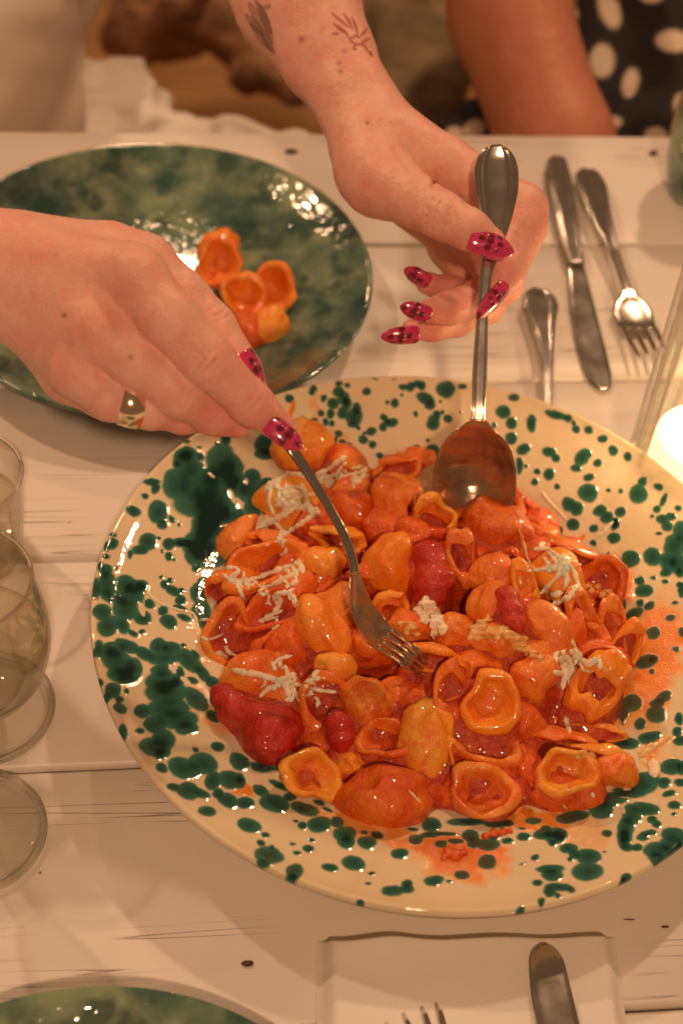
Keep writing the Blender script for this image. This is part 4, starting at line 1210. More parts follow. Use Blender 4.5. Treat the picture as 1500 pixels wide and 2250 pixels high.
Pn, Py, Pr = m_pasta, m_pasta_y, m_pasta_r
PIECES = [
# px,py,rx,ry,ang,kind,mat,lift,tilt,turn,label
(669,985,66,62,0,'dome',Py,.008,15,10,'big golden pasta dome at the top of the heap beside the pressing nail'),
(760,1018,50,38,15,'dome',Pn,.004,0,0,'orange pasta dome at the top with a cheese shred lying over it'),
(866,1026,52,32,-18,'fold',Pn,.003,25,0,'pointed orange pasta piece left of the spoon bowl, aiming right'),
(775,1072,44,32,0,'dome',Pn,.002,0,15,'lumpy orange pasta under the cheese near the fork shaft'),
(857,1098,40,50,10,'dome',Pn,.006,-10,0,'red-orange pasta with a peaked top below the pointed piece'),
(776,1122,42,40,0,'dome',Pr,.003,0,0,'round saucy pasta right of the upper fork shaft'),
(954,1138,42,54,-28,'fold',Py,.007,15,0,'folded pasta with a dark slot at the foot of the spoon'),
(640,1108,74,66,-20,'dome',Py,.007,-10,0,'pasta dome blanketed by a mat of white cheese shreds'),
(520,1192,66,36,-48,'dome',Pn,.004,20,0,'long orange pasta leaning on the dark green glaze at the left'),
(603,1190,62,28,12,'fold',Pn,.004,30,0,'thin pasta wedge just below the cheese mat'),
(583,1250,92,54,-20,'cup',Py,.006,-25,0,'pasta cup bridged by a ladder of cheese shreds'),
(706,1237,42,40,30,'dome',Py,.002,10,0,'golden pasta cap tucked left of the fork shaft'),
(742,1180,58,30,12,'fold',Py,.001,25,0,'smooth orange crescent passing under the fork shaft'),
(855,1238,54,66,0,'dome',Py,.008,-5,0,'big egg-shaped pasta right of the fork bend'),
(487,1292,34,48,20,'fold',Pn,.002,20,20,'small crescent at the far left end of the cheese ladder'),
(588,1348,74,46,-14,'cup',Pr,.006,-28,0,'red-bottomed pasta cup with a frill of cheese on its right edge'),
(702,1380,50,72,-28,'dome',Py,.008,0,-10,'pale yellow pasta shell left of the fork head'),
(750,1345,42,58,-10,'dome',Pn,.003,0,0,'orange pasta between the yellow shell and the fork head'),
(500,1395,50,74,10,'cup',Pn,.005,0,25,'tall pasta cup at the left edge with a small cheese curl'),
(640,1420,52,58,0,'dome',Pr,.003,0,0,'saucy pasta dome under the frilled cup'),
(575,1493,78,76,20,'dome',Pn,.009,-15,0,'large round pasta carrying a star of cheese shreds'),
(738,1475,42,38,0,'dome',Py,.003,0,0,'small smooth yellow pasta behind the cheese star'),
(702,1538,46,64,20,'fold',Pn,.005,0,30,'folded orange pasta to the right of the cheese star'),
(804,1545,54,54,0,'dome',Pn,.006,0,0,'rounded square pasta in the middle front of the heap'),
(842,1632,54,50,-30,'cup',Pn,.006,-30,15,'open pasta ring in front of the middle, hooked like a U'),
(938,1630,56,88,8,'dome',Py,.007,0,10,'long pale dome standing in the front middle of the heap'),
(680,1706,64,54,38,'cup',Py,.006,-15,15,'cup with a thick yellow rim at the front left edge'),
(768,1680,46,34,0,'dome',Py,.001,0,0,'short yellow pasta between the thick-rimmed cup and the open ring'),
(840,1752,98,70,4,'dome',Pr,.007,-10,0,'largest red saucy pasta lump at the front edge'),
(1066,1742,70,58,4,'cup',Pn,.006,-12,0,'shadowed pasta cup facing out at the front right'),
(1074,1546,61,66,-28,'cup',Py,.012,0,5,'clean golden cup facing the camera, right of the fork tip'),
(986,1512,32,60,8,'fold',Pn,.008,0,35,'curled pasta leaning left of the clean golden cup'),
(1064,1640,74,54,12,'cup',Pn,.006,-35,0,'pasta cup with a folded lip right below the clean golden cup'),
(1006,1662,18,44,-20,'fold',Py,.004,0,30,'thin edge of pasta showing below the curled piece'),
(1175,1492,52,48,-20,'dome',Pn,.008,0,0,'plump pasta dome right of the clean golden cup'),
(1180,1440,46,34,0,'dome',Pn,.004,0,0,'orange pasta top just above the plump dome'),
(1314,1505,48,72,38,'loop',Py,.016,0,0,'pasta loop at the right with a narrow hole'),
(1282,1492,92,62,-30,'cup',Pn,.004,-30,0,'wide pasta cup lying behind the narrow loop'),
(1222,1622,78,30,2,'fold',Pn,.006,35,0,'flat pasta crescent lying level below the loop'),
(1296,1600,72,28,6,'fold',Pn,.003,30,0,'long brown-orange crescent under the loop'),
(1305,1652,62,28,8,'fold',Py,.005,30,0,'arched pasta ridge at the right front'),
(1345,1697,48,36,-8,'dome',Pn,.003,0,0,'stubby orange pasta at the right front corner'),
(1248,1700,64,50,0,'cup',Py,.013,-12,0,'ring-shaped cup with a red centre at the right front'),
(1228,1735,90,54,0,'dome',Pr,.002,0,0,'saucy pasta under the ring-shaped cup'),
(1155,1690,40,54,-20,'dome',Pr,.004,0,0,'smooth red pasta left of the ring-shaped cup'),
(1094,1152,72,56,10,'dome',Pr,.010,-10,0,'bright red-orange saucy pasta covering the tip of the spoon'),
(1012,1228,30,60,-6,'fold',Pn,.005,0,35,'upright pasta edge right of the tomato'),
(1080,1268,48,48,0,'dome',Pn,.006,0,0,'rounded pasta right of the upright edge'),
(1168,1215,66,36,12,'dome',Pr,.001,0,0,'dull red pasta behind the cheese ball'),
(1252,1212,64,32,18,'fold',Pn,.005,30,0,'pointed pasta wedge reaching to the clean glaze at the right'),
(1222,1268,54,58,0,'dome',Py,.010,0,0,'pasta ball wrapped in torn white cheese at the right'),
(1322,1278,48,54,10,'cup',Pr,.005,0,-15,'red pasta cup at the right edge of the heap'),
(1150,1280,26,50,-20,'fold',Py,.009,0,35,'thin yellow ridge left of the cheese-wrapped ball'),
(1072,1335,44,54,0,'dome',Pn,.006,0,0,'orange dome left of the small dark tomato'),
(1202,1385,46,64,-25,'dome',Pn,.008,0,0,'oblong pasta dome right of the small dark tomato'),
(1282,1372,38,80,-22,'fold',Pn,.006,0,30,'long slanting pasta crescent in the right bank'),
(1345,1385,28,72,-6,'fold',Pn,.005,0,30,'upright pasta crescent at the right edge'),
(1370,1425,34,64,24,'fold',Py,.003,0,30,'outermost pasta curl at the right edge'),
(1255,1390,30,48,10,'dome',Pr,.004,0,0,'short red pasta between the oblong dome and the long crescent'),
(862,1335,36,42,-40,'fold',Py,.004,20,0,'yellow curl touching the right side of the fork head'),
(962,1440,72,36,12,'fold',Py,.007,30,0,'long pasta lip just above the fork tips'),
(900,1380,46,34,20,'dome',Pn,.003,0,0,'low pasta beside the white curd lump'),
(1000,1390,48,40,0,'dome',Pn,.003,0,0,'low saucy pasta right of the white curd lump'),
(1080,1415,66,44,-8,'dome',Pn,.004,0,0,'pasta smothered in melted yellow cheese'),
(1040,1465,60,36,-12,'dome',Pn,.003,0,0,'pasta between the melted cheese and the clean golden cup'),
(910,1560,52,54,20,'dome',Pr,-.001,0,0,'sauce-drowned pasta in front of the fork tips'),
(1130,1350,48,40,0,'dome',Pr,.002,0,0,'red pasta below the small dark tomato'),
(700,1630,52,36,0,'dome',Pr,.000,0,0,'saucy pasta left of the small round tomato'),
(985,1745,48,40,0,'dome',Pr,.001,0,0,'dark red pasta between the two front cups'),
(1140,1590,52,44,20,'dome',Pr,.003,0,0,'saucy pasta below the plump dome'),
(815,1420,52,46,30,'dome',Pr,.000,0,0,'saucy pasta half under the fork head'),
(650,1290,44,34,0,'dome',Pn,.001,0,0,'small pasta at the right end of the cheese ladder'),
(905,1180,34,40,0,'dome',Pr,.001,0,0,'red pasta above the big tomato'),
(700,1150,44,36,0,'dome',Pr,.001,0,0,'saucy pasta right of the cheese mat'),
(1185,1175,40,26,15,'dome',Pn,.001,0,0,'small pasta top right of the spoon tip'),
(1300,1445,44,40,0,'dome',Pr,.001,0,0,'saucy pasta beneath the torn cheese at the right'),
(1110,1700,44,40,0,'dome',Pr,.001,0,0,'saucy pasta right of the shadowed front cup'),
(920,1010,34,26,0,'dome',Pn,-.003,0,0,'low yellow scrap of pasta left of the spoon bowl'),
]
for q in PIECES:
    px, py, rx, ry, ang, kind, mat, lift, tilt, turn, lab = q
    pasta(px, py, rx, ry, ang, kind, mat, lift, lab, tilt, turn)
# deep pieces that only peep between the others
for k in range(52):
    a, r = random.uniform(0, 6.283), .092 * math.sqrt(random.random())
    x, y = SX + r * math.cos(a), SY + r * math.sin(a)
    z = heap_z(x, y) - random.uniform(.004, .010)
    o = pasta(0, 0, random.uniform(44, 62), random.uniform(40, 54), random.uniform(0, 180), random.choice(['dome', 'cup', 'fold']), random.choice([Pr, Pr, Pn]), 0,
              'sauce-covered pasta piece mostly buried under others in the heap', random.uniform(-20, 20), random.uniform(-20, 20), pos=Vector((x, y, z)), seed=k + 500,
              name='buried_orecchiette', group='buried pasta pieces deep in the heap')

# tomatoes
def tomato(parts, label, seed):
    pr_ = []
    for px, py, r, lift in parts:
        p = on_heap(px, py, lift)
        pr_.append((np.array(p), r * (p - CAM).dot(FW) / FPX))
    prims = [cone(c, c + 1e-6, r, r) for c, r in pr_]
    lo, hi = bounds(prims, .006)
    V1, F1 = iso(lambda P: chain_d(P, prims, .008) + lump(P + seed, 300, .0006) + lump(P + seed, 1100, .00010), lo, hi, .0011)
    return prop(link('tomato', np_mesh('tomato', V1, F1), m_tomato), label, 'tomato', 'burst cherry tomatoes in the pasta')


tomato([(940, 1225, 40, .004), (955, 1275, 44, .003), (945, 1305, 34, .001)], 'large red tomato in two lobes beside the egg-shaped pasta', 1)
tomato([(590, 1625, 60, -.002), (620, 1600, 52, -.001), (560, 1590, 48, -.001), (510, 1560, 38, -.001), (490, 1525, 28, .000)], 'flattened dark red tomato skin at the front left of the heap', 2)
tomato([(744, 1592, 32, .002), (748, 1625, 28, .000)], 'small round tomato between the folded pasta and the open ring', 3)
tomato([(1112, 1310, 28, .009), (1122, 1345, 26, .009), (1138, 1372, 16, .008)], 'small dark pointed tomato in the right bank', 4)

# the sauce everything sits in: it climbs between the pieces and leaves their tops bare
NG, HG = 320, .0008
top_ = np.full((NG, NG), -1.)
for o in COL.objects:
    if o.name.split('.')[0] in ('orecchiette', 'buried_orecchiette', 'tomato'):
        me = o.data
        c = np.empty(len(me.vertices) * 3, np.float32)
        me.vertices.foreach_get('co', c)
        c = c.reshape(-1, 3) + np.array(o.location)
        ii = np.round((c[:, 0] - SX) / HG + NG / 2).astype(int); jj = np.round((c[:, 1] - SY) / HG + NG / 2).astype(int)
        ok = (ii > 1) & (jj > 1) & (ii < NG - 2) & (jj < NG - 2)
        for di in (-1, 0, 1):
            for dj in (-1, 0, 1):
                np.maximum.at(top_, (ii[ok] + di, jj[ok] + dj), c[ok, 2])
gx_, gy_ = np.meshgrid(SX + (np.arange(NG) - NG / 2) * HG, SY + (np.arange(NG) - NG / 2) * HG, indexing='ij')
rg_ = np.hypot(gx_ - SX, gy_ - SY)
base_ = np.interp(rg_, _tr, _tz)
cover_ = (top_ > 0).astype(float)
top_ = np.where(top_ > 0, top_, base_)


def gblur(A, sig):
    fx = np.fft.fftfreq(NG)[:, None]; fy = np.fft.rfftfreq(NG)[None, :]
    return np.fft.irfft2(np.fft.rfft2(A) * np.exp(-2 * (math.pi * sig) ** 2 * (fx * fx + fy * fy)), s=(NG, NG))


sz_ = .6 * gblur(top_, 4.2) + .4 * gblur(top_, 8)
nz_ = fbm(gx_.ravel(), gy_.ravel(), 330, 21).reshape(NG, NG) * .0007 + fbm(gx_.ravel(), gy_.ravel(), 1100, 22).reshape(NG, NG) * .00025
cv_ = gblur(cover_, 3.5)
sz_ = sz_ - .0036 + nz_ - .030 * np.clip(.80 - cv_, 0, 1) ** 1.2
sz_ = np.maximum(sz_, base_ - .002)
keep = (cv_ > .25) & (rg_ < .124)
idx_ = np.full((NG, NG), -1, int)
idx_[keep] = np.arange(keep.sum())
Vs = np.stack([gx_[keep], gy_[keep], sz_[keep]], 1)
a, b, c, d = idx_[:-1, :-1], idx_[1:, :-1], idx_[1:, 1:], idx_[:-1, 1:]
ok = (a >= 0) & (b >= 0) & (c >= 0) & (d >= 0)
Fs = np.stack([a[ok], b[ok], c[ok], d[ok]], 1)
prop(link('tomato_sauce', np_mesh('tomato_sauce', Vs, Fs), m_sauce), 'thick red tomato sauce clinging between the heaped pasta pieces', 'sauce')

# pasta on the green plate
G2 = 'pieces of orecchiette on the green plate'
for (px, py, rx, ry, ang, kind, z, tilt, turn, lab) in [
    (482, 545, 40, 42, 20, 'dome', .020, 0, 0, 'topmost orange pasta piece on the green plate'),
    (483, 582, 42, 52, 15, 'cup', .026, -10, 0, 'pasta cup with a red hollow on the green plate, partly behind the fingers'),
    (535, 655, 48, 52, -20, 'cup', .026, 0, 20, 'middle pasta cup on the green plate, its hollow facing right'),
    (603, 632, 46, 50, 40, 'cup', .022, 0, 0, 'open pasta cup furthest right on the green plate'),
    (548, 730, 40, 40, 10, 'dome', .018, 0, 0, 'redder pasta piece next to the thumb nail on the green plate'),
    (596, 722, 38, 44, 40, 'dome', .018, 0, 20, 'yellow wedge of pasta lowest right on the green plate')]:
    o = pasta(px, py, rx, ry, ang, kind, Pr if 'redder' in lab else Py, 0, lab, tilt, turn, pos=at(px, py, z), group=G2)

# ------------------------------------------------------------------ cheese
dg = bpy.context.evaluated_depsgraph_get()
HV, HF, n0 = [], [], 0
for o in COL.objects:
    if o.type == 'MESH' and o.name.split('.')[0] in ('orecchiette', 'tomato', 'tomato_sauce', 'buried_orecchiette', 'face'):
        mw = o.matrix_world if o.parent else Matrix.Translation(o.location)
        if o.parent: mw = Matrix()
        me = o.data
        c = np.empty(len(me.vertices) * 3, np.float32)
        me.vertices.foreach_get('co', c)
        c = c.reshape(-1, 3) + np.array(mw.translation)
        HV.append(c)
        if o.name == 'face':
            HF += [tuple(int(q) + n0 for q in f) for f in Fp]
        else:
            HF += [tuple(q + n0 for q in p.vertices) for p in me.polygons]
        n0 += len(c)
heap_bvh = BVHTree.FromPolygons([tuple(v) for v in np.concatenate(HV)], HF)


def strand_mesh(strokes, wpx, seed, flat=.42, raise_=.0004):
    rr_ = random.Random(seed * 7)
    strokes = [list(q) for q in strokes]
    if len(strokes) > 3:                       # finer shreds and crumbs among the long ones
        for _ in range(int(len(strokes) * 1.6)):
            st = rr_.choice(strokes)
            k = rr_.randrange(len(st) - 1)
            t = rr_.random()
            x = st[k][0] * (1 - t) + st[k + 1][0] * t + rr_.uniform(-9, 9)
            y = st[k][1] * (1 - t) + st[k + 1][1] * t + rr_.uniform(-9, 9)
            a = rr_.uniform(0, 6.28); L = rr_.uniform(5, 20)
            strokes.append([(x, y), (x + L * math.cos(a), y + L * math.sin(a)), (x + L * 1.6 * math.cos(a + .7), y + L * 1.6 * math.sin(a + .7))])
    strokes = [[(x + rr_.uniform(-1.5, 1.5), y + rr_.uniform(-1.5, 1.5)) for x, y in st] for st in strokes]
    vs, fs = [], []
    r = random.Random(seed)
    for st in strokes:
        pts = []
        for (x0, y0), (x1, y1) in zip(st[:-1], st[1:]):
            n = max(2, int(math.hypot(x1 - x0, y1 - y0) / 4))
            for i in range(n): pts.append((x0 + (x1 - x0) * i / n, y0 + (y1 - y0) * i / n))
        pts.append(st[-1])
        P3 = []
        for x, y in pts:
            h, nn = cast(heap_bvh, x + r.uniform(-1, 1), y + r.uniform(-1, 1))
            if h is None: h = on_heap(x, y)
            P3.append(h + toward_cam(h) * raise_)
        for _ in range(3):       # a stiff shred bridges small dips
            Q = list(P3)
            for i in range(1, len(P3) - 1):
                mid = (P3[i - 1] + P3[i + 1]) / 2
                q = P3[i].lerp(mid, .5)
                v = toward_cam(P3[i])
                if (q - P3[i]).dot(v) < 0: q = P3[i] + (q - P3[i]) * .3
                Q[i] = q
            P3 = Q
        W0 = wpx * r.uniform(.5, 1.2)
        base = len(vs)
        n = len(P3)
        for i, p in enumerate(P3):
            t = (P3[min(n - 1, i + 1)] - P3[max(0, i - 1)])
            t = t.normalized() if t.length > 1e-9 else RT
            nz = toward_cam(p)
            b = t.cross(nz).normalized()
            nz = b.cross(t)
            e = min(1, (i + .5) / 2.2, (n - i - .5) / 2.2)
            w = W0 * (p - CAM).dot(FW) / FPX * e * (1 + .75 * noise.noise(Vector((i * .55, seed, W0))))
            for j in range(8):
                a = 2 * math.pi * j / 8
                vs.append(p + b * math.cos(a) * w * (1 + .25 * noise.noise(Vector((i * .9, j * 1.3, seed)))) + nz * math.sin(a) * w * flat)
        for i in range(n - 1):
            for j in range(8):
                a, b2 = base + i * 8 + j, base + i * 8 + (j + 1) % 8
                fs.append((a, a + 8, b2 + 8, b2))
        fs.append(tuple(base + j for j in range(8)))
        fs.append(tuple(base + (n - 1) * 8 + j for j in range(7, -1, -1)))
    return vs, fs


GC = 'shreds of white cheese scattered on the pasta'
CHEESE = [
([[(583,1082),(600,1062),(640,1042),(668,1046)],[(640,1042),(690,1055),(712,1064)],[(572,1152),(610,1140),(650,1112),(702,1120)],[(600,1060),(590,1100),(602,1132)],[(618,1122),(660,1090),(694,1086)],[(608,1192),(640,1165),(702,1124)],[(568,1160),(592,1146)],[(640,1072),(655,1112)],[(598,1140),(625,1172)],[(610,1080),(640,1070),(676,1075)],[(660,1060),(672,1100),(690,1130)],[(630,1100),(665,1110)],[(622,1090),(632,1140)],[(600,1112),(630,1102)]], 7.5, 'thick mat of white cheese shreds on the dome beside the fork shaft'),
([[(690,1042),(720,1032),(748,1010),(762,1000)],[(700,1052),(740,1042),(752,1022)],[(786,1042),(806,1026)],[(742,1050),(800,1036)],[(770,1030),(800,1022)],[(780,1052),(812,1046)]], 5.5, 'narrow cheese shreds at the top of the heap, right of the fork'),
([[(487,1250),(520,1245),(525,1260),(500,1274),(490,1258)],[(500,1276),(540,1277),(600,1257),(662,1236)],[(565,1302),(600,1286),(667,1251)],[(518,1282),(540,1317)],[(505,1265),(535,1290)],[(610,1260),(637,1287)],[(640,1240),(655,1267)],[(655,1226),(668,1262)],[(555,1272),(580,1298)],[(525,1250),(505,1270)]], 5.5, 'ladder-like lattice of cheese shreds on the left of the heap'),
([[(568,1367),(600,1347),(617,1322),(607,1302),(640,1302),(656,1332)],[(580,1362),(612,1354)],[(600,1350),(622,1340)],[(640,1310),(650,1336)]], 5, 'frill of cheese on the edge of the red-bottomed cup'),
([[(507,1470),(540,1478),(570,1480),(597,1490),(625,1502)],[(605,1476),(600,1460),(615,1448),(642,1440)],[(625,1460),(635,1490),(640,1502)],[(568,1532),(590,1512),(625,1500)],[(625,1500),(660,1506),(700,1516),(742,1522)],[(668,1500),(706,1488)],[(640,1500),(656,1540)],[(625,1500),(642,1542)],[(600,1488),(630,1510),(650,1512)],[(610,1495),(640,1490)]], 6, 'star of cheese shreds on the large round pasta at the left front'),
([[(318,1300),(350,1326),(400,1342),(425,1348),(432,1365),(440,1395),(455,1408),(475,1400),(492,1392)]], 4, 'single long cheese string curling over the green glaze at the left'),
([[(494,1420),(508,1436),(522,1442)]], 4, 'small cheese curl on the tall cup at the left edge'),
([[(1170,1207),(1200,1203),(1235,1230),(1260,1252),(1272,1292)],[(1158,1256),(1200,1250),(1230,1236)],[(1190,1222),(1212,1252)],[(1188,1303),(1215,1276),(1240,1246)],[(1212,1327),(1250,1312),(1266,1282)],[(1205,1307),(1237,1300)],[(1222,1240),(1245,1270),(1240,1300)],[(1200,1212),(1225,1240)],[(1238,1232),(1225,1262)]], 6.5, 'torn sheet of white cheese over the pasta ball at the right'),
([[(1255,1405),(1268,1440),(1262,1462)],[(1230,1440),(1242,1480),(1236,1516)],[(1258,1440),(1290,1460),(1316,1446)],[(1222,1445),(1255,1470)],[(1282,1472),(1302,1476)],[(1270,1450),(1285,1478)],[(1245,1440),(1258,1480),(1245,1500)],[(1250,1425),(1275,1455)]], 8, 'ragged white cheese flake above the narrow pasta loop'),
([[(1186,1082),(1213,1112),(1242,1142)]], 6, 'smooth cheese stick on the cream glaze right of the spoon'),
([[(1345,1146),(1310,1182)]], 5, 'short cheese stick on the glaze at the upper right'),
([[(1402,1664),(1430,1648),(1472,1618)],[(1400,1655),(1440,1635)]], 7, 'yellowed cheese shred on the rim at the lower right'),
([[(1434,1668),(1438,1708)]], 13, 'square-cut cheese slip on the rim at the lower right'),
([[(898,1735),(926,1766)]], 4, 'thin cheese sliver on the largest saucy lump'),
([[(1238,1574),(1250,1610)]], 6, 'pale cheese stick standing below the narrow loop'),
([[(1240,1733),(1250,1736)]], 6, 'cheese crumb on the rim of the ring-shaped cup'),
([[(1296,1742),(1304,1754)]], 9, 'square cheese crumb right below the ring-shaped cup'),
([[(1236,1768),(1246,1780)]], 5, 'lowest cheese crumb below the ring-shaped cup'),
([[(440,1360),(462,1362)]], 7, 'round cheese crumb on the green glaze at the left edge'),
([[(446,1512),(458,1530),(464,1548)]], 8, 'flat cheese chip beside the tomato skin'),
([[(850,1000),(872,994)]], 5, 'faint cheese shaving on the glaze above the pointed pasta'),
([[(1140,1160),(1160,1230),(1180,1260)]], 4, 'soft yellow cheese thread beside the torn cheese sheet'),
]
for k, (st, w, lab) in enumerate(CHEESE):
    vs, fs = strand_mesh(st, w, k + 1)
    prop(mesh_obj('cheese_shred', vs, fs, m_cheese_y if 'yellow' in lab else m_cheese), lab, 'cheese', GC)


def curds(lst, mat, label, name='cheese_curd', amp=.0012):
    prims = []
    for px, py, r in lst:
        h, _ = cast(heap_bvh, px, py)
        h = h or on_heap(px, py)
        rr = r * (h - CAM).dot(FW) / FPX
        c = np.array(h + toward_cam(h) * rr * .25)
        prims.append(cone(c, c + 1e-6, rr, rr))
    lo, hi = bounds(prims, .004)
    V1, F1 = iso(lambda P: chain_d(P, prims, .0022) + lump(P, 700, amp * .55) + lump(P, 1500, amp * .3), lo, hi, .0007)
    return prop(link(name, np_mesh(name, V1, F1), mat), label, 'cheese', GC)


curds([(935, 1325, 15), (925, 1345, 18), (945, 1350, 22), (960, 1368, 18), (972, 1382, 12), (955, 1388, 13), (932, 1362, 12), (948, 1330, 10)], m_cheese, 'white curd lump standing in the middle of the heap')
curds([(1040, 1385, 12), (1058, 1375, 14), (1075, 1392, 15), (1100, 1388, 13), (1130, 1402, 14), (1115, 1396, 12), (1148, 1408, 11), (1050, 1400, 10), (1090, 1402, 9), (1135, 1418, 12), (1148, 1424, 12), (1160, 1430, 12), (1035, 1402, 9), (1172, 1438, 11), (1185, 1445, 10), (1070, 1362, 10)],
      m_cheese_y, 'melted yellow cheese spread over the middle right of the heap')
curds([(905, 1375, 9), (895, 1385, 10), (915, 1392, 9), (880, 1372, 7)], m_cheese_y, 'yellow cheese crumbs at the foot of the curd lump')
curds([(1300, 1660, 9), (1285, 1655, 7), (1268, 1662, 6)], m_cheese_y, 'yellow cheese crumbs above the ring-shaped cup')
curds([(1335, 1300, 9), (1325, 1310, 10), (1315, 1290, 7), (1290, 1290, 8), (1300, 1300, 8)], m_cheese_y, 'yellow cheese crumbs on the red cup at the right')
curds([(985, 1872, 12), (1000, 1880, 14), (1018, 1874, 9), (975, 1885, 8)], m_pasta_r, 'small red tomato crumb in the sauce smear on the front rim', 'tomato_crumb', .0004)
curds([(1065, 1838, 9), (1085, 1832, 10), (1105, 1828, 9), (1120, 1826, 6)], m_pasta_r, 'thin red tomato shred on the front wall of the bowl', 'tomato_crumb', .0004)

# ------------------------------------------------------------------ cutlery
def strip(name, rows, N, mat, parent, NS=17, smooth=True):
    """rows: (Vector centre, half width, thickness, dish depth, thread height). N: face normal."""
    pts = [r[0] for r in rows]
    vs, fs = [], []
    n = len(rows)
    for i, (c, w, th, dish_, thr) in enumerate(rows):
        t = (pts[min(n - 1, i + 1)] - pts[max(0, i - 1)]).normalized()
        nn = N(i / (n - 1)) if callable(N) else N
        nn = (nn - t * nn.dot(t)).normalized()
        b = t.cross(nn)
        top, bot = [], []
        for j in range(NS):
            s = -1 + 2 * j / (NS - 1)
            e = math.sqrt(max(0, 1 - s ** 6))
            hgt = th * .5 * e - dish_ * (1 - s * s)
            if thr: hgt += thr * (math.exp(-((abs(s) - .84) / .085) ** 2) + .8 * math.exp(-((abs(s) - .60) / .07) ** 2)) - thr * .3
            top.append(c + b * (w * s) + nn * hgt)
            bot.append(c + b * (w * s) + nn * (-th * .5 * e - dish_ * (1 - s * s)))
        vs += top + bot[::-1]
    m = 2 * NS
    for i in range(n - 1):
        for j in range(m):
            a, b2 = i * m + j, i * m + (j + 1) % m
            fs.append((a, b2, b2 + m, a + m))
    fs.append(tuple(range(m - 1, -1, -1)))
    fs.append(tuple((n - 1) * m + j for j in range(m)))
    return mesh_obj(name, vs, fs, mat, parent, smooth)


def resample(ctrl, n):
    "Catmull-Rom through control tuples"
    C = [np.array([*c[0], *c[1:]], float) if isinstance(c[0], Vector) else np.array(c, float) for c in ctrl]
    L = [0.]
    for a, b in zip(C[:-1], C[1:]): L.append(L[-1] + max(1e-6, np.linalg.norm(a[:3] - b[:3])))
    L = np.array(L)
    T = np.linspace(0, L[-1], n)
    out = []
    for t in T:
        i = min(len(C) - 2, max(0, int(np.searchsorted(L, t) - 1)))
        u = (t - L[i]) / (L[i + 1] - L[i])
        p0 = C[max(0, i - 1)]; p1 = C[i]; p2 = C[i + 1]; p3 = C[min(len(C) - 1, i + 2)]
        q = .5 * ((2 * p1) + (p2 - p0) * u + (2 * p0 - 5 * p1 + 4 * p2 - p3) * u * u + (3 * p1 - p0 - 3 * p2 + p3) * u ** 3)
        lin = p1 * (1 - u) + p2 * u
        q[3:] = lin[3:] * .6 + q[3:] * .4
        q[3] = max(q[3], .0003)
        out.append((Vector(q[:3]), *q[3:]))
    return out


def K(px, hw_px, d):
    return hw_px * d / FPX


# held spoon
DS = .785
def hd_(px, py):
    return (on_heap(px, py) - CAM).dot(FW)


_dA, _dB = DS - .001, hd_(1041, 1175) + .012


def ds(py):
    t = max(0., (py - 900) / 290)
    return (DS + .004 * (1 - (py - 330) / 570) - .001 * (py - 330) / 570) * (1 - min(1, t) ** 1.3) + _dB * min(1, t) ** 1.3 if py > 330 else DS + .004


sp_rows = [(1090, 318, 8), (1090, 326, 26), (1090, 345, 41), (1090, 375, 49), (1091, 420, 47), (1089, 470, 37), (1083, 520, 27), (1074, 570, 18), (1066, 610, 13.5), (1060, 680, 12.5), (1056, 760, 15), (1053, 830, 16.5), (1051, 890, 15), (1049, 925, 17)]
spoon = empty('serving_spoon', pd(1050, 1060, ds(1060)), 'steel serving spoon held upright in the right-hand side hand, bowl in the pasta', 'spoon')
rows = resample([(pd(x, y, ds(y)), K(0, w, DS), .0022, .0016 * min(1, max(0, (w - 20) / 25)), .0009 if y < 560 else .0004) for x, y, w in sp_rows], 90)
strip('handle', rows, (-FW + UP * .12 + RT * .05).normalized(), m_steel, spoon, 33)
bw = [(1049, 922, 17), (1048, 938, 34), (1046, 958, 58), (1044, 990, 80), (1042, 1035, 92), (1041, 1085, 93), (1041, 1130, 80), (1041, 1165, 56), (1041, 1185, 26), (1041, 1192, 6)]
cr_ = []
for i, (x, y, w) in enumerate(bw):
    t = (y - 922) / 270
    cr_.append((pd(x, y, ds(y) - .0005), K(0, w, DS), .0014, .015 * math.sin(math.pi * min(1, max(0, t))) ** .8 * (w / 93), 0))
strip('bowl', resample(cr_, 60), (-FW + UP * .12).normalized(), m_bowl, spoon, 33)

# held fork
fk = [(470, 775, .700), (560, 880, .700), (632, 975, .690), (680, 1045, .694), (725, 1120, .699), (757, 1180, .703), (774, 1230, .706), (779, 1262, .708)]
fork = empty('serving_fork', pd(850, 1400, .715), 'steel serving fork pinched in the left-hand side hand, tines pushed into the pasta', 'fork')
hw = [20, 18, 13, 11, 10, 10, 10, 11]
fN = (-FW * .8 + RT * .55 + UP * .1).normalized()
strip('handle', resample([(pd(*p), K(0, w, .7), .0026, 0, .0003) for p, w in zip(fk, hw)], 60), fN, m_steel, fork, 15)
hdd = [(779, 1260, .708, 13), (782, 1285, .7105, 19), (789, 1318, .7135, 27), (803, 1352, .716, 33), (826, 1384, .718, 34), (846, 1402, .719, 33)]
strip('head', resample([(pd(x, y, d), K(0, w, .71), .0020, .0015, 0) for x, y, d, w in hdd], 36), fN, m_bowl, fork, 21)
for k in range(4):
    s = (k - 1.5) / 1.5
    c = []
    for x, y, d, w in [(842, 1399, .719, 33), (870, 1420, .7205, 31), (905, 1446, min(.7215, hd_(905, 1446) - .003), 28), (935, 1466, hd_(935, 1466) + .001, 24), (965, 1486, hd_(965, 1486) + .012, 19)]:
        t_ = Vector((0, 0, 0)) + (RT * .80 - UP * .6)
        bdir = t_.cross(fN).normalized()
        c.append((pd(x, y, d) + bdir * (s * K(0, w * .82, .71)), K(0, 6.0 if x < 930 else 3.5, .71), .0020, 0, 0))
    strip('tine', resample(c, 20), fN, m_bowl, fork, 7)

# cutlery lying on the table
UPZ = Vector((0, 0, 1))


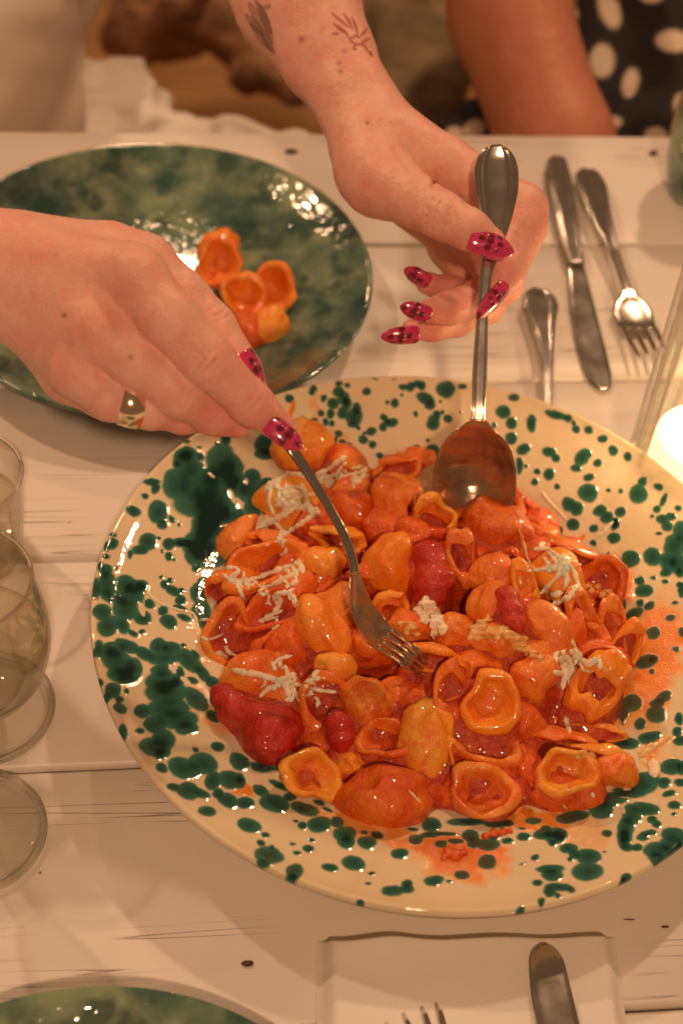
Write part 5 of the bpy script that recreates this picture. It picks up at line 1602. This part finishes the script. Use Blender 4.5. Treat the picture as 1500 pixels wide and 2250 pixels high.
def flat_rows(rows, thr, n, dish_=0., th=.0022):
    out = []
    for r in rows:
        px, py, hw_, z = r[:4]
        p = at(px, py, z)
        d = (p - CAM).dot(FW)
        out.append((p, hw_ * d / FPX * 1.02, th, r[5] if len(r) > 5 else dish_, r[4] if len(r) > 4 else thr))
    return resample(out, n)


kn = empty('table_knife', at(1270, 600), 'steel table knife with ridged handle lying left of the fork on the planks', 'knife', 'cutlery laid on the right of the table')
strip('handle', flat_rows([(1221, 350, 10, .006), (1223, 358, 22, .007), (1230, 400, 27, .008), (1243, 470, 25, .008), (1256, 540, 21, .007), (1265, 582, 18, .006)], .0006, 50, th=.006), UPZ, m_steel, kn, 25)
strip('blade', flat_rows([(1265, 580, 15, .005, 0), (1268, 600, 18, .005, 0), (1281, 680, 26, .004, 0), (1298, 760, 30, .003, 0), (1314, 820, 28, .003, 0), (1323, 848, 18, .003, 0), (1326, 858, 5, .003, 0)], 0, 50, th=.0014), UPZ, m_steel, kn, 13)
fo = empty('table_fork', at(1360, 600), 'steel table fork with tines down the table, right of the knife', 'fork', 'cutlery laid on the right of the table')
strip('handle', flat_rows([(1290, 373, 12, .009), (1292, 382, 27, .010), (1300, 410, 33, .011), (1318, 470, 24, .012), (1340, 530, 15, .013), (1362, 590, 10.5, .012), (1378, 640, 10, .010)], .0006, 60), UPZ, m_steel, fo, 25)
strip('head', flat_rows([(1378, 636, 10, .010, 0, 0), (1381, 652, 18, .009, 0, .0005), (1384, 666, 34, .008, 0, .001), (1388, 684, 44, .007, 0, .0015), (1395, 706, 42, .006, 0, .0015), (1401, 722, 40, .006, 0, .001)], 0, 30), UPZ, m_steel, fo, 17)
for k in range(4):
    s = (k - 1.5) / 1.5
    strip('tine', flat_rows([(1400 + s * 35, 716 + s * 2, 6.5, .0065, 0), (1412 + s * 33, 738 + s * -4, 5.5, .0085, 0), (1424 + s * 30, 762 - s * 6, 4.5, .0115, 0), (1431 + s * 28, 776 - s * 7, 2.5, .0135, 0)], 0, 16), UPZ, m_steel, fo, 7)
ts = empty('table_spoon', at(1195, 760), 'steel spoon handle sticking out from behind the serving bowl', 'spoon', 'cutlery laid on the right of the table')
strip('handle', flat_rows([(1183, 636, 12, .009), (1184, 645, 30, .010), (1188, 670, 38, .010), (1193, 710, 27, .010), (1198, 760, 18, .010), (1202, 820, 14, .009), (1204, 890, 13, .007), (1206, 930, 13, .006)], .0007, 60), UPZ, m_steel, ts, 25)
strip('bowl', flat_rows([(1206, 925, 13, .006, 0, 0), (1207, 945, 40, .006, 0, .002), (1208, 990, 62, .007, 0, .004), (1209, 1040, 60, .007, 0, .004), (1210, 1080, 30, .006, 0, .002), (1210, 1090, 5, .006, 0, 0)], 0, 30), UPZ, m_steel, ts, 17)

# napkin with cutlery on it
m_napkin = cloth('white_napkin', (.80, .76, .70), .5, .04)
nc = [at(698, 2068, 0), at(1346, 2060, 0), at(1402, 2420, 0), at(690, 2430, 0)]


def npk(u, v):
    p = nc[0].lerp(nc[1], u).lerp(nc[3].lerp(nc[2], u), v)
    e = min(u, 1 - u, v, 1 - v)
    q = min(1, e / .06)
    z = .0095 * q * q * (3 - 2 * q) + .0004
    z += .0011 * noise.noise(Vector((u * 3, v * 3, 5))) * min(1, e * 14) + .0012 * math.exp(-((u - .22) / .08) ** 2) * math.exp(-(v / .2) ** 2)
    cr_u = .03 * (1 - min(1, e / .05))
    o = (Vector((.5, .5, 0)) - Vector((u, v, 0))) * .0
    dd = noise.noise(Vector((u * 6, v * 6, 9))) * .0012
    return (p.x + dd, p.y + dd, z)


vs, fs = grid(90, 70, npk)
n0 = len(vs)
vs += [(x, y, .0002) for x, y, z in vs]
fs += [tuple(n0 + q for q in f[::-1]) for f in fs]
nk = prop(mesh_obj('napkin', vs, fs, m_napkin), 'folded white cloth napkin under the knife and fork at the bottom', 'napkin')
# napkin folds: second layer edge
kn2 = empty('table_knife', at(1230, 2300), 'steel knife with rounded tip lying on the white napkin', 'knife')
strip('blade', flat_rows([(1194, 2076, 6, .0140, 0), (1197, 2088, 26, .0140, 0), (1202, 2115, 37, .0140, 0), (1212, 2180, 43, .0140, 0), (1228, 2260, 46, .0140, 0), (1240, 2330, 40, .0140, 0)], 0, 50, th=.0014), UPZ, m_steel, kn2, 13)
strip('handle', flat_rows([(1240, 2328, 26, .015), (1250, 2420, 34, .0155), (1262, 2560, 40, .016)], .0006, 20, th=.006), UPZ, m_steel, kn2, 15)
fo2 = empty('table_fork', at(960, 2300), 'fork on the white napkin with only its tine tips in view', 'fork')
for k, (tx, ty, bx_, by_) in enumerate([(855, 2262, 900, 2340), (893, 2240, 928, 2330), (934, 2226, 958, 2322), (966, 2218, 988, 2316)]):
    strip('tine', flat_rows([(tx, ty, 4, .020, 0), (tx + (bx_ - tx) * .3, ty + (by_ - ty) * .3, 7, .0185, 0), (bx_, by_, 9, .014, 0)], 0, 16), UPZ, m_steel, fo2, 9)
strip('head', flat_rows([(942, 2318, 56, .0145, 0, .001), (955, 2360, 54, .0125, 0, .002), (970, 2410, 30, .011, 0, .001), (978, 2450, 14, .012, 0, 0)], 0, 24), UPZ, m_steel, fo2, 15)
strip('handle', flat_rows([(978, 2446, 14, .012), (1000, 2560, 18, .015)], .0004, 10), UPZ, m_steel, fo2, 11)

# ------------------------------------------------------------------ glassware and candle
m_glass = Mat('clear_glass')


def thin_glass(m, tint, gl_max=.9, edge=None):
    "thin-walled glass: light passes straight through, Fresnel reflection on top"
    tr = m.n('ShaderNodeBsdfTransparent'); tr.inputs[0].default_value = (*tint, 1)
    gl = m.n('ShaderNodeBsdfGlossy', i_Roughness=.02)
    lw = m.n('ShaderNodeLayerWeight', i_Blend=.35)
    fac = m.math('ADD', m.math('MULTIPLY', m.math('POWER', lw.outputs['Facing'], 2.2), gl_max * .85), .07)
    t2 = m.n('ShaderNodeBsdfTransparent'); t2.inputs[0].default_value = (*(edge or tint), 1)
    mx0 = m.n('ShaderNodeMixShader'); m.l(m.math('POWER', lw.outputs['Facing'], 2.2), mx0.inputs[0])
    m.l(tr.outputs[0], mx0.inputs[1]).l(t2.outputs[0], mx0.inputs[2])
    mx = m.n('ShaderNodeMixShader')
    m.l(fac, mx.inputs[0]).l(mx0.outputs[0], mx.inputs[1]).l(gl.outputs[0], mx.inputs[2])
    m.l(mx.outputs[0], m.out.inputs[0])


thin_glass(m_glass, (.97, .97, .95), edge=(.80, .77, .70))
m_wine = Mat('pale_wine')
thin_glass(m_wine, (.99, .975, .90), .25, (.96, .93, .80))


def lathe_obj(name, prof, c, mat, parent, n=96, mod=None):
    vs, fs = lathe([(max(r, .0003), z) for r, z in prof], n, mod)
    return mesh_obj(name, [(x + c.x, y + c.y, z + c.z) for x, y, z in vs], fs, mat, parent)


m_edge = Mat('glass_edge')
m_edge.col((.98, .98, .96)).set(Roughness=.02, Transmission_Weight=1.0, IOR=1.5)


def bead(name, c, R_, z, t, parent):
    pr_ = [(R_ + t * math.cos(a * math.pi / 6), z + t * math.sin(a * math.pi / 6)) for a in range(13)]
    return lathe_obj(name, pr_, c, m_edge, parent, 160)


def goblet(c, rb, rf, hf, hb, label, wine=None):
    t = empty('wine_glass', c, label, 'glass', 'clear glasses along the left edge')
    foot = [(0, .0008), (rf * .8, .0006), (rf, .0012), (rf * 1.03, .0030), (rf * .985, .0052), (rf * .93, .0046), (rf * .90, .0036), (rf * .5, .0050), (.007, .0085), (.0052, min(.014, hf * .97)), (.0050, hf * .98), (.006, hf)]
    lathe_obj('foot', smooth_prof(foot, 2), c, m_glass, t)
    bead('foot_rim', c, rf * 1.0, .0026, .0019, t)
    bead('cup_rim', c, rb * .84, hf + hb + .001, .0009, t)
    z0 = hf + .0002
    out = [(.004, 0), (rb * .55, .006), (rb * .86, hb * .25), (rb, hb * .48), (rb * .97, hb * .70), (rb * .84, hb)]
    out = smooth_prof([(r, z + z0) for r, z in out], 2)
    inn = [(max(.0005, r - .0013), z + .0015 * (1 if i < 4 else 0)) for i, (r, z) in enumerate(out)][::-1]
    lathe_obj('cup', out + [(out[-1][0] - .0006, out[-1][1] + .0006)] + inn, c, m_glass, t)
    if wine:
        w_ = [(0, z0 + .0032)] + [(max(.0005, r - .0016), z + .0004) for r, z in out if z0 + .003 < z < z0 + hb * wine]
        w_.append((0, w_[-1][1] - .00005))
        lathe_obj('wine', w_, c, m_wine, t)
    return t


g2 = at(-32, 1560, 0)
goblet(g2, .0370, .0330, .010, .092, 'stemmed glass of pale wine at the left edge, nearest the serving bowl', .55)
g3 = at(-55, 1832, 0)
goblet(g3, .018, .0320, .055, .10, 'clear glass foot at the left edge in the front of the picture')
g1 = at(-60, 1215, 0)
t = empty('tumbler', g1, 'straight clear tumbler of pale wine at the left edge below the hand', 'glass', 'clear glasses along the left edge')
h1, r1 = .062, .0300
out = smooth_prof([(.001, .0004), (r1 * .85, .0004), (r1 * .92, .003), (r1, h1 * .5), (r1 * 1.06, h1)], 2)
lathe_obj('cup', out + [(r1 * 1.05, h1 + .0008), (r1 * 1.03, h1)] + smooth_prof([(r1 * 1.02, h1 - .001), (r1 * .955, h1 * .5), (r1 * .88, .008), (r1 * .7, .006), (0.0005, .006)], 2), g1, m_glass, t)
lathe_obj('wine', [(0, .0063), (r1 * .70, .0063), (r1 * .875, .0083), (r1 * .945, h1 * .45), (r1 * .97, h1 * .62), (0, h1 * .62)], g1, m_wine, t)

bead('cup_rim', g1, r1 * 1.055, h1 + .0010, .0011, t)

# candle
_c = at(1560, 935, .0625)
cc = Vector((_c.x, _c.y, 0))
holder = empty('candle_holder', cc, 'tall ribbed clear glass candle holder at the right edge', 'candle holder')
rh, hh = .0400, .165
prof = smooth_prof([(.001, .0006), (rh * .96, .0006), (rh, .004), (rh * .985, hh * .5), (rh * 1.0, hh)], 2)
inn = [(r - .0030, max(z, .007)) for r, z in prof][::-1]
lathe_obj('cylinder', prof + [(rh - .0015, hh + .001)] + inn, cc, m_glass, holder, 144,
          lambda r, z, a, k: (r * (1 + .012 * math.sin(24 * a) * min(1, z / .01)) if k < len(prof) else r, z))
m_wax = Mat('glowing_wax')
m_wax.col((.9, .8, .62)).set(Roughness=.5, Subsurface_Weight=.6, Subsurface_Scale=.05)
m_wax.b.inputs['Emission Color'].default_value = (1, .74, .42, 1)
m_wax.b.inputs['Emission Strength'].default_value = 1.25
can = empty('candle', cc + Vector((0, 0, .0085)), 'short white candle glowing inside the ribbed glass', 'candle')
lathe_obj('wax', smooth_prof([(0, .0085), (.0275, .0085), (.0285, .012), (.0285, .050), (.0270, .054), (.015, .0485), (0, .048)], 1), cc, m_wax, can, 64)
m_wick = simple('black_wick', (.02, .015, .01), .9)
lathe_obj('wick', [(0, .047), (.0009, .048), (.0008, .056), (0, .0565)], cc, m_wick, can, 10)
m_flame = Mat('flame')
m_flame.col((1, .7, .3)).set(Roughness=1)
m_flame.b.inputs['Emission Color'].default_value = (1, .66, .30, 1)
m_flame.b.inputs['Emission Strength'].default_value = 60
_fl = bulb(tuple(cc + Vector((0, 0, .075))), .22, .006, (1.0, .58, .28))
_fl.name = 'candle_light'
lathe_obj('flame', smooth_prof([(0, .054), (.0035, .058), (.0048, .064), (.0032, .074), (.0008, .084), (0, .086)], 2), cc, m_flame, can, 24)

# green jug at the right edge
jc = at(1545, 425, 0)
m_jug = green_mat('green_jug_glaze')
prof = smooth_prof([(0, .001), (.026, .001), (.030, .006), (.034, .03), (.0365, .055), (.034, .080), (.026, .098), (.024, .112), (.027, .122), (.025, .122), (.022, .112), (.024, .097), (.031, .078), (.033, .055), (.030, .03), (0, .008)], 2)
prop(lathe_obj('jug', prof, jc, m_jug, None), 'small green glazed jug at the far right edge of the table', 'jug')
